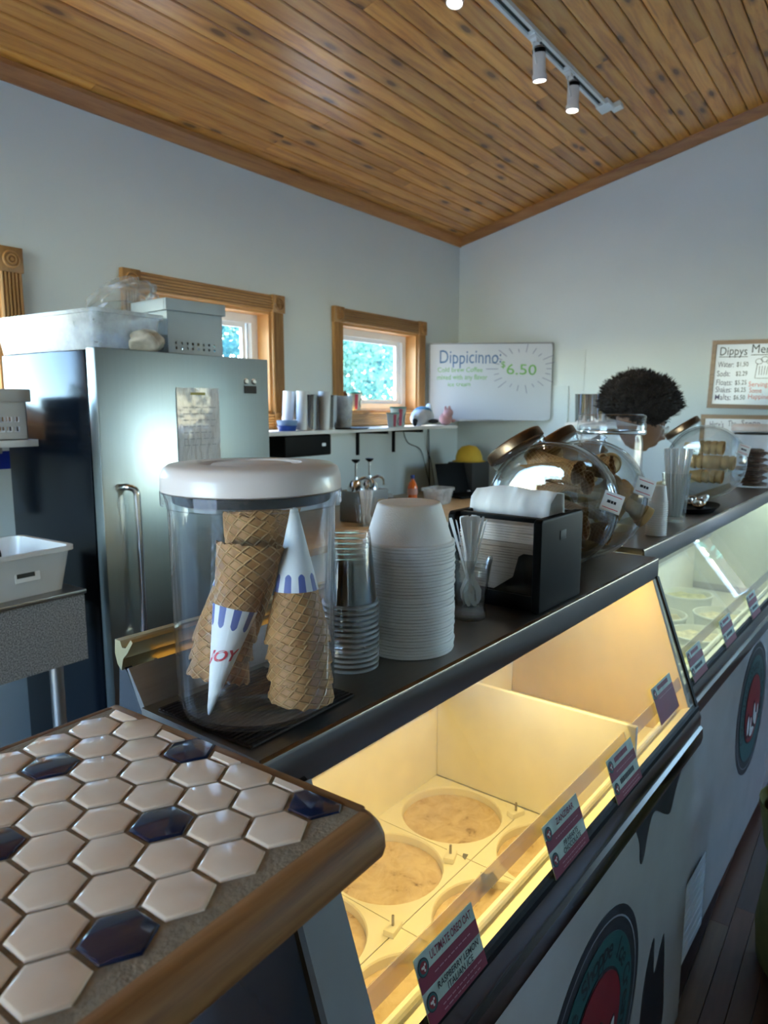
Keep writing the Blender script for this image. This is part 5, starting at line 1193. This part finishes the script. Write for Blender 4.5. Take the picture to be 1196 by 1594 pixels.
tag(obj('till_box', box(-.13, .13, -.10, .10, 0, .215), M['blackmat'], None, (4.52, 2.50, BZ), bev=.006), 'black box in the corner carrying the yellow cap', 'box')
for j, pts in enumerate(([(4.40,2.78,1.46),(4.41,2.79,1.30),(4.46,2.79,1.22),(4.52,2.79,1.02)], [(4.10,2.795,1.455),(4.16,2.795,1.36),(4.32,2.79,1.30),(4.40,2.79,1.15),(4.44,2.78,1.02)], [(4.43,2.79,1.46),(4.44,2.79,1.2),(4.45,2.79,1.02)])):
    tag(obj('power_cable', tube(smooth_path(pts, 6), .004 if j == 2 else .0025, 6), M['black'], None), ['thin black cable looping down the corner beside the whiteboard', 'thin cable hanging in a loop below the shelf', 'thick black cable running straight down to the counter'][j], 'cable', 'cables in the corner')

# ================================================================== BOARDS
def fit_text(s, x0, x1, y, h, shear=.0, bold=.0, wob=.0):
    g = text_geo(s, 1.0, 0, 'LEFT', shear, bold, wob); w = max(v[0] for v in g[0]) or 1
    return xf(g, T(x0, y, 0) @ S((x1-x0)/w, h/.72, 1))
up90 = RX(90)
wbd = thing('whiteboard', 'white marker board reading Dippicinno $6.50 leaning across the room corner', 'whiteboard', (4.615, 2.392, 1.51), R_(-58.9))
WW, WH = .865, .545
obj('board', xf(prism(rrect(WW, WH, .03, 5), -.006, .006, 'y'), T(0, 0, WH/2)), M['board'], wbd, smooth=40)
obj('frame_edge', xf(join(box(-WW/2-.004, WW/2+.004, -.008, .008, WH-.006, WH+.003), box(-WW/2-.004, -WW/2+.003, -.008, .008, .02, WH)), T(0, 0, 0)), M['greymetal'], wbd, smooth=0)
obj('pen_tray', box(-.42, .10, -.04, -.006, -.006, .006), M['alu'], wbd, bev=.002)
def wt(nm, gs, mt, par, y): return obj(nm, xf(join(*gs), T(0, y, 0) @ up90), mt, par, smooth=0, recalc=False)
def wts(nm, gs, mt, par, y):
    for g in gs: wt(nm, [g], mt, par, y)
wts('lettering', [fit_text('Dippicinno:', -.36, .075, .405, .095, bold=-.0, wob=.02)], M['inkblue'], wbd, -.0065)
wts('lettering', [fit_text('Cold brew Coffee', -.375, -.055, .345, .034, wob=.03, bold=.004), fit_text('mixed with any flavor', -.378, -.02, .292, .036, wob=.03, bold=.004), fit_text('ice cream', -.30, -.14, .245, .030, wob=.03, bold=.004), fit_text('$', .075, .105, .375, .045, bold=.01), fit_text('6.50', .115, .325, .325, .075, wob=.02, bold=.004)], M['inkgreen'], wbd, -.0065)
rays = []
for q in range(22):
    a = 2*math.pi*q/22; c, s = math.cos(a), math.sin(a); r0 = .135; r1 = .165 + .02*(q % 3)
    p, w_ = Vector((.225 + c*r0*1.25, .365 + s*r0*.85, 0)), Vector((.225 + c*r1*1.25, .365 + s*r1*.85, 0)); n_ = Vector((-s, c, 0))*.003
    rays.append(([tuple(p-n_), tuple(w_-n_), tuple(w_+n_), tuple(p+n_)], [(0, 1, 2, 3)]))
for rg in rays: wt('marker_ray', [rg], M['inkgrey'], wbd, -.0065)
def menu(label, y0, z0, w, h, tilt):
    r = thing('menu_board', label, 'menu board', (XB-.012, y0, CZ+z0), R_(-90)); r.rotation_euler = (0, R_(tilt), R_(-90))
    obj('panel', box(0, w, -.002, .006, 0, h), M['board'], r, smooth=0)
    f = .026
    for nm, g in (('frame', box(0, w, -.010, .008, h-f, h)), ('frame', box(0, w, -.010, .008, 0, f)), ('frame', box(0, f, -.010, .008, f, h-f)), ('frame', box(w-f, w, -.010, .008, f, h-f))): obj(nm, g, M['boardframe'], r, smooth=0)
    return r
mb = menu('framed menu board headed Dippys Menu with drink prices', .985, 0.0, .64, .415, 1.5)
wts('lettering', [fit_text('Dippys', .048, .20, .325, .052, wob=.02)], M['inkblack'], mb, -.0028)
wts('lettering', [fit_text('Menu', .225, .36, .335, .052, wob=.02)], M['inkblack'], mb, -.0028)
for ug in (box(.045, .205, .312, .316, 0, .0001), box(.222, .36, .322, .326, 0, .0001)): wt('underline', [ug], M['inkblack'], mb, -.0028)
rows = [('Water:', '$1.50', .252), ('Soda:', '$2.29', .196), ('Floats:', '$5.25', .142), ('Shakes:', '$6.25', .098), ('Malts:', '$6.50', .052)]
wts('lettering', [fit_text(a, .042, .132 if i != 1 else .115, z, .036, wob=.03, bold=.004) for i, (a, b, z) in enumerate(rows)], M['inkpurple'], mb, -.0028)
wts('lettering', [fit_text(b, .148, .212, z+.004, .028, wob=.03, bold=.003) for (a, b, z) in rows], M['inkblack'], mb, -.0028)
wts('lettering', [fit_text('Serving', .225, .33, .135, .030, wob=.03), fit_text('Some', .232, .30, .098, .030, wob=.03), fit_text('Happiness', .23, .37, .062, .030, wob=.03)], M['inkred'], mb, -.0028)
def stroke(pts, w_=.003):
    V, F = [], []
    for i, p in enumerate(pts):
        a = Vector(pts[max(i-1, 0)]); b = Vector(pts[min(i+1, len(pts)-1)]); d_ = (b-a).normalized(); n_ = Vector((-d_.y, d_.x))*w_/2
        V += [(p[0]+n_.x, p[1]+n_.y, 0), (p[0]-n_.x, p[1]-n_.y, 0)]
    for i in range(len(pts)-1): F.append((2*i, 2*i+1, 2*i+3, 2*i+2))
    return V, F
sh_ = [stroke([(.262,.27),(.255,.185),(.34,.185),(.335,.27)], .004)] + [stroke([(.275+.015*q,.258),(.276+.013*q,.205)], .003) for q in range(4)]
sh_ += [stroke([(cx_+.02*math.cos(t*.6), cz_+.016*math.sin(t*.6)) for t in range(11)], .003) for cx_, cz_ in ((.27,.285),(.30,.297),(.33,.285))]
wt('milkshake_sketch', sh_, M['inkblack'], mb, -.0028)
mb2 = menu("framed menu board headed Here's The Scoop, below the price board", 1.018, -.38, .64, .34, 0.5)
wts('lettering', [fit_text("Here's", .055, .135, .262, .038, wob=.03), fit_text('The', .16, .205, .268, .038, wob=.03), fit_text('Scoop', .235, .34, .272, .038, wob=.03)], M['inkpurple'], mb2, -.0028)
tag(obj('wall_panel', box(-.004, 0, 1.79, 2.06, 1.55, 2.0), M['wall'], None, (XB, 0, 0), bev=.001), 'flat white access panel on the wall right of the whiteboard', 'panel')
tag(obj('wall_panel', box(-.010, 0, 1.90, 2.12, 1.0, 1.755), M['wall'], None, (XB-.0045, 0, 0), bev=.002), 'narrow white access panel on the wall below the whiteboard', 'panel')
wsh = thing('side_shelf', 'narrow white shelf with steel cups behind the person', 'shelf', (4.05, 1.42, 1.50))
for j, (x, y) in enumerate(((3.98, 1.475), (4.05, 1.43), (4.0, 1.38), (4.10, 1.47), (4.12, 1.37))):
    tag(obj('malt_tumbler', tum, None, None, (x, y, 1.5165)), 'steel malt tumbler behind the person, %s on its shelf' % ['front left', 'front middle', 'front right', 'back left', 'back right'][j], 'tumbler', 'steel tumblers behind the person').scale = (.9, .9, .85)
obj('board', box(-.15, .15, -.12, .12, 0, .016), M['whitepaint'], wsh, bev=.002); obj('post', box(-.02, .02, -.02, .02, -1.5, 0), M['whitepaint'], wsh, smooth=0)

# ================================================================== BAG on the floor at the right edge
M['olive'] = plain('olive_canvas', (.19, .17, .035), .8, vary=.25, vscale=14, bump=.3, bscale=300)
bag = thing('tote_bag', 'olive canvas tote bag standing on the wooden floor at the right edge', 'bag', (2.16, .02, 0.001), R_(20))
def bag_geo():
    pr_ = [(.15,0),(.185,.02),(.20,.12),(.19,.26),(.185,.38),(.195,.46),(.205,.52),(.20,.522),(.19,.46),(.18,.38),(.001,.36)]
    return lathe([(.001,0)] + pr_, 40, wob=lambda k_, a: 1 + .05*math.sin(2*a+k_*.5) + .025*math.sin(5*a+k_*.9))
obj('body', bag_geo(), M['olive'], bag, smooth=70); obj('lining', lathe([(.176,.50),(.172,.40),(.001,.38)], 32), M['blackmat'], bag)
obj('strap', tube(smooth_path([(-.12,.14,.5),(-.14,.15,.60),(-.05,.17,.66),(.05,.17,.62),(.1,.15,.5)], 5), .010, 8), M['olive'], bag)

# ================================================================== PERSON behind the second freezer, leaning over it
# lean direction: the face looks to image right and down
FX = (rgt + fwd*0.02).normalized()             # facing direction on plan
SIDE = Vector((0, 0, 1)).cross(FX).normalized()   # person's left
HC_ = Vector((3.0, .862, 1.548))                  # head centre
def pb_(f, s, z): return HC_ + FX*f + SIDE*s + Vector((0, 0, z))
M['skin'] = plain('brown_skin', (.17, .085, .05), .5, vary=.06, sss=.05)
M['hair'] = plain('dark_brown_hair', (.010, .006, .005), .9, vary=.3, vscale=60)
M['shirt'] = plain('charcoal_shirt', (.035, .035, .042), .85, vary=.15, vscale=20, bump=.2)
M['trouser'] = plain('dark_trousers', (.02, .022, .03), .85)
def skin_mesh(nodes, edges_, root=0, sub=2):
    me = bpy.data.meshes.new('sk'); me.from_pydata([tuple(p) for p, r in nodes], edges_, [])
    o = bpy.data.objects.new('sk', me); COL.objects.link(o); md = o.modifiers.new('s', 'SKIN'); md.use_smooth_shade = True
    for i, (p, r) in enumerate(nodes):
        sv = me.skin_vertices[0].data[i]; rr_ = r if isinstance(r, tuple) else (r, r); sv.radius = rr_; sv.use_root = (i == root)
    sd = o.modifiers.new('sub', 'SUBSURF'); sd.levels = sub
    dg = bpy.context.evaluated_depsgraph_get(); dg.update(); m2 = bpy.data.meshes.new_from_object(o.evaluated_get(dg))
    g = ([tuple(v.co) for v in m2.vertices], [tuple(p.vertices) for p in m2.polygons])
    bpy.data.objects.remove(o); return g
def remesh(g, vox):
    o = bpy.data.objects.new('rm', make_mesh('rm', g, smooth=0)); COL.objects.link(o); md = o.modifiers.new('r', 'REMESH'); md.mode = 'VOXEL'; md.voxel_size = vox; md.use_smooth_shade = True
    s = o.modifiers.new('s', 'SMOOTH'); s.iterations = 1
    dg = bpy.context.evaluated_depsgraph_get(); dg.update(); m2 = bpy.data.meshes.new_from_object(o.evaluated_get(dg))
    g2 = ([tuple(v.co) for v in m2.vertices], [tuple(p.vertices) for p in m2.polygons]); bpy.data.objects.remove(o); return g2
def largest(g):
    V, F = g; par = list(range(len(V)))
    def find(i):
        while par[i] != i: par[i] = par[par[i]]; i = par[i]
        return i
    for f in F:
        r0 = find(f[0])
        for q in f[1:]: par[find(q)] = r0
    cnt = {}
    for i in range(len(V)): r0 = find(i); cnt[r0] = cnt.get(r0, 0) + 1
    best = max(cnt, key=cnt.get); keep = [i for i in range(len(V)) if find(i) == best]; mp = {i: j for j, i in enumerate(keep)}
    return [V[i] for i in keep], [tuple(mp[q] for q in f) for f in F if f[0] in mp]
# head in its own frame: +X face, +Z up, then pitched down
def head_geo():
    V, F = ball(.098, .076, .118, (0, 0, 0), 40, 30); out = []
    def gs3(p, c, s): return math.exp(-sum(((p[i]-c[i])/s[i])**2 for i in range(3)))
    for p in V:
        x, y, z = p
        if z < -.02: x += .012*min(1, (-z-.02)/.06) if x > 0 else .02*min(1, (-z-.02)/.08); y *= 1 - .28*min(1, (-z-.02)/.09)
        x += .036*gs3(p, (.098, 0, -.024), (.06, .015, .018)) + .014*gs3(p, (.095, 0, .002), (.05, .010, .022))      # nose
        x += .020*gs3(p, (.085, 0, -.056), (.06, .024, .009)) + .019*gs3(p, (.08, 0, -.073), (.06, .022, .008))      # lips
        x -= .012*gs3(p, (.09, 0, -.0645), (.06, .024, .004)); x -= .008*gs3(p, (.08, 0, -.086), (.06, .024, .007))
        x += .022*gs3(p, (.07, 0, -.104), (.06, .026, .016))                                                        # chin
        x += .006*gs3(p, (.09, 0, .028), (.05, .05, .010))                                                          # brow
        for sy in (-1, 1): x -= .010*gs3(p, (.088, sy*.03, .010), (.04, .016, .011)); x += .005*gs3(p, (.08, sy*.04, -.03), (.04, .018, .02))
        out.append((x, y, z))
    ears = [xf(ball(.018, .007, .028, (0, 0, 0), 14, 10), T(-.008, sy*.076, -.008) @ RZ(sy*18) @ RY(-8)) for sy in (-1, 1)]
    return join((out, F), *ears)
HM = Matrix(((FX.x, SIDE.x, 0, HC_.x), (FX.y, SIDE.y, 0, HC_.y), (0, 0, 1, HC_.z), (0, 0, 0, 1))) @ RY(24)
pelvis = pb_(-.62, 0, -.56); chest = pb_(-.34, 0, -.22); neck0 = pb_(-.16, 0, -.13)
def arm(s):
    return [(pb_(-.24, s*.17, -.20), .060), (pb_(-.30, s*.25, -.42), .046), (pb_(-.26, s*.21, -.56), .036), (pb_(-.24, s*.19, -.61), .028)]
nodes = [(pelvis, (.15, .12)), (pb_(-.48, 0, -.38), (.135, .105)), (chest, (.15, .11)), (pb_(-.22, 0, -.165), (.10, .08)), (neck0, .055), (pb_(-.06, 0, -.06), .052)]
E_ = [(0, 1), (1, 2), (2, 3), (3, 4), (4, 5)]
for s in (-1, 1):
    k0 = len(nodes); nodes += arm(s); E_ += [(2, k0), (k0, k0+1), (k0+1, k0+2), (k0+2, k0+3)]
    k0 = len(nodes); nodes += [(pelvis + SIDE*s*.10 + Vector((0, 0, -.12)), .085), (pelvis + SIDE*s*.11 + FX*.03 + Vector((0, 0, -.48)), .06), (Vector((pelvis.x, pelvis.y, 0)) + SIDE*s*.12 - FX*.02 + Vector((0, 0, .09)), .042), (Vector((pelvis.x, pelvis.y, 0)) + SIDE*s*.13 + FX*.15 + Vector((0, 0, .035)), .035)]
    E_ += [(0, k0), (k0, k0+1), (k0+1, k0+2), (k0+2, k0+3)]
bodyg = skin_mesh(nodes, E_)
def hand(s):
    w0 = pb_(-.24, s*.19, -.61); out = []
    nd_ = [(w0, .026), (w0 + FX*.045 + Vector((0, 0, -.02)), (.036, .016)), (w0 + FX*.08 + Vector((0, 0, -.04)), (.038, .014))]; ed = [(0, 1), (1, 2)]
    for q, (o_, L) in enumerate(((-.027, .060), (-.009, .072), (.009, .068), (.027, .054))):
        k0 = len(nd_); b0 = w0 + FX*.08 + SIDE*o_ + Vector((0, 0, -.042)); nd_ += [(b0 + FX*L*.45 + Vector((0, 0, -L*.35)), .0095), (b0 + FX*L*.65 + Vector((0, 0, -L*.75)), .0085), (b0 + FX*L*.6 + Vector((0, 0, -L)), .0075)]; ed += [(2, k0), (k0, k0+1), (k0+1, k0+2)]
    k0 = len(nd_); nd_ += [(w0 + FX*.04 - SIDE*s*.035 + Vector((0, 0, -.03)), .012), (w0 + FX*.075 - SIDE*s*.045 + Vector((0, 0, -.06)), .010)]; ed += [(1, k0), (k0, k0+1)]
    return skin_mesh(nd_, ed)
person = thing('person', 'person with dark afro hair and glasses bending over the second freezer', 'person', (pelvis.x, pelvis.y, 0))
PI_ = T(-pelvis.x, -pelvis.y, 0)
full = largest(remesh(join(bodyg, xf(head_geo(), HM), hand(-1), hand(1)), .005))
obj('body', xf(full, PI_), M['skin'], person, smooth=180)
def shell(sel, off, mt, nm):
    o = bpy.data.objects.new('t', make_mesh('t', bodyg, smooth=180)); me = o.data; me.update()
    nv = [v.co + v.normal*off for v in me.vertices]; keep = [p for p in me.polygons if all(sel(me.vertices[i].co) for i in p.vertices)]
    g = ([tuple(v) for v in nv], [tuple(p.vertices) for p in keep]); bpy.data.objects.remove(o)
    q = obj(nm, xf(g, PI_), mt, person, smooth=180); sd = q.modifiers.new('th', 'SOLIDIFY'); sd.thickness = .004; sd.offset = 0; return q
def along(co): return (co - HC_).dot(FX)
shell(lambda c: c.z > pelvis.z - .06 and not (along(c) > -.14 and abs((c-HC_).dot(SIDE)) < .1) and along(c) < -.03 , .012, M['shirt'], 'shirt')
shell(lambda c: .10 < c.z < pelvis.z + .02, .012, M['trouser'], 'trousers')
def shoe(s):
    b = Vector((pelvis.x, pelvis.y, 0)) + SIDE*s*.125 + FX*.06
    return xf(ball(.15, .055, .045, (0, 0, .05), 18, 12), Matrix.Translation(b) @ Matrix(((FX.x, SIDE.x, 0, 0), (FX.y, SIDE.y, 0, 0), (0, 0, 1, 0), (0, 0, 0, 1))))
for s in (-1, 1): obj('shoe', xf(shoe(s), PI_), M['blackmat'], person, smooth=80)
# afro: fuzzy volume with many short curls
rnd = random.Random(8)
hm = bmesh.new(); bmesh.ops.create_icosphere(hm, subdivisions=5, radius=1.0)
V, F = [], []
from mathutils import noise as mn
def hair_r(d):   # radius in head frame for direction d (face side left open)
    r = .158 + .012*mn.noise(d*3.0) + .010*mn.noise(d*9.0) + .007*mn.noise(d*24)
    f = d.x*.9 - d.z*.62          # towards the face and down
    if f > .42: r -= min(.12, (f-.42)*.5)
    if d.z < -.35 and d.x < .4: r -= min(.09, (-d.z-.35)*.22)
    return r
HC2 = Vector((-.022, 0, .040))
hm.verts.ensure_lookup_table()
for v_ in hm.verts:
    d = v_.co.normalized(); r = hair_r(d); V.append(tuple(HC2 + Vector((d.x*r*1.04, d.y*r*.98, d.z*r*.96))))
F = [tuple(v_.index for v_ in f.verts) for f in hm.faces]; hm.free()
hair = obj('hair', xf(xf((V, F), HM), PI_), M['hair'], person, smooth=180)
V, F = [], []
for q in range(9000):
    d = Vector((rnd.gauss(0, 1), rnd.gauss(0, 1), rnd.gauss(0, 1))).normalized(); r = hair_r(d)
    if r < .09: continue
    p = HC2 + Vector((d.x*r*1.04, d.y*r*.98, d.z*r*.96)); t = Vector((rnd.gauss(0, 1), rnd.gauss(0, 1), rnd.gauss(0, 1))).normalized(); L = rnd.uniform(.006, .018)
    a = p - d*.004; b = p + d*L*.6 + t*.004; c = p + d*L*.9 + t*.009; w_ = d.cross(t).normalized()*.0011
    k0 = len(V); V += [tuple(a-w_), tuple(a+w_), tuple(b+w_), tuple(b-w_), tuple(c)]; F += [(k0, k0+1, k0+2, k0+3), (k0+3, k0+2, k0+4)]
hc = obj('curls', xf(xf((V, F), HM), PI_), M['hair'], hair, smooth=0, recalc=False); hc['kind'] = 'stuff'
gl = []
for sy in (-1, 1):
    gl.append(tube([(.106 + .004*math.cos(2*math.pi*t/20), sy*.033 + .023*math.cos(2*math.pi*t/20), .004 + .018*math.sin(2*math.pi*t/20)) for t in range(21)], .0018, 6)); gl.append(tube([(.104, sy*.056, .008), (.05, sy*.078, .006), (-.01, sy*.08, .002)], .002, 6))
gl.append(tube([(.108, -.011, .008), (.112, 0, .011), (.108, .011, .008)], .0018, 6))
gls = obj('glasses', xf(xf(join(*gl), HM), PI_), M['alu'], person)
for sy in (-1, 1): obj('lens', xf(xf(([(.106, sy*.033 + .022*math.cos(2*math.pi*t/20), .004 + .017*math.sin(2*math.pi*t/20)) for t in range(20)], [tuple(range(20))]), HM), PI_), M['pane'], gls, smooth=0)
ey = []
for sy in (-1, 1): obj('eye', xf(xf(ball(.010, .010, .010, (.084, sy*.031, .008), 12, 8), HM), PI_), plain('eye_white', (.6, .57, .53), .3), person, smooth=80)
obj('brow', xf(xf(join(*[tube([(.096, sy*.016, .030), (.092, sy*.032, .034), (.08, sy*.048, .030)], .003, 6) for sy in (-1, 1)]), HM), PI_), M['hair'], person)
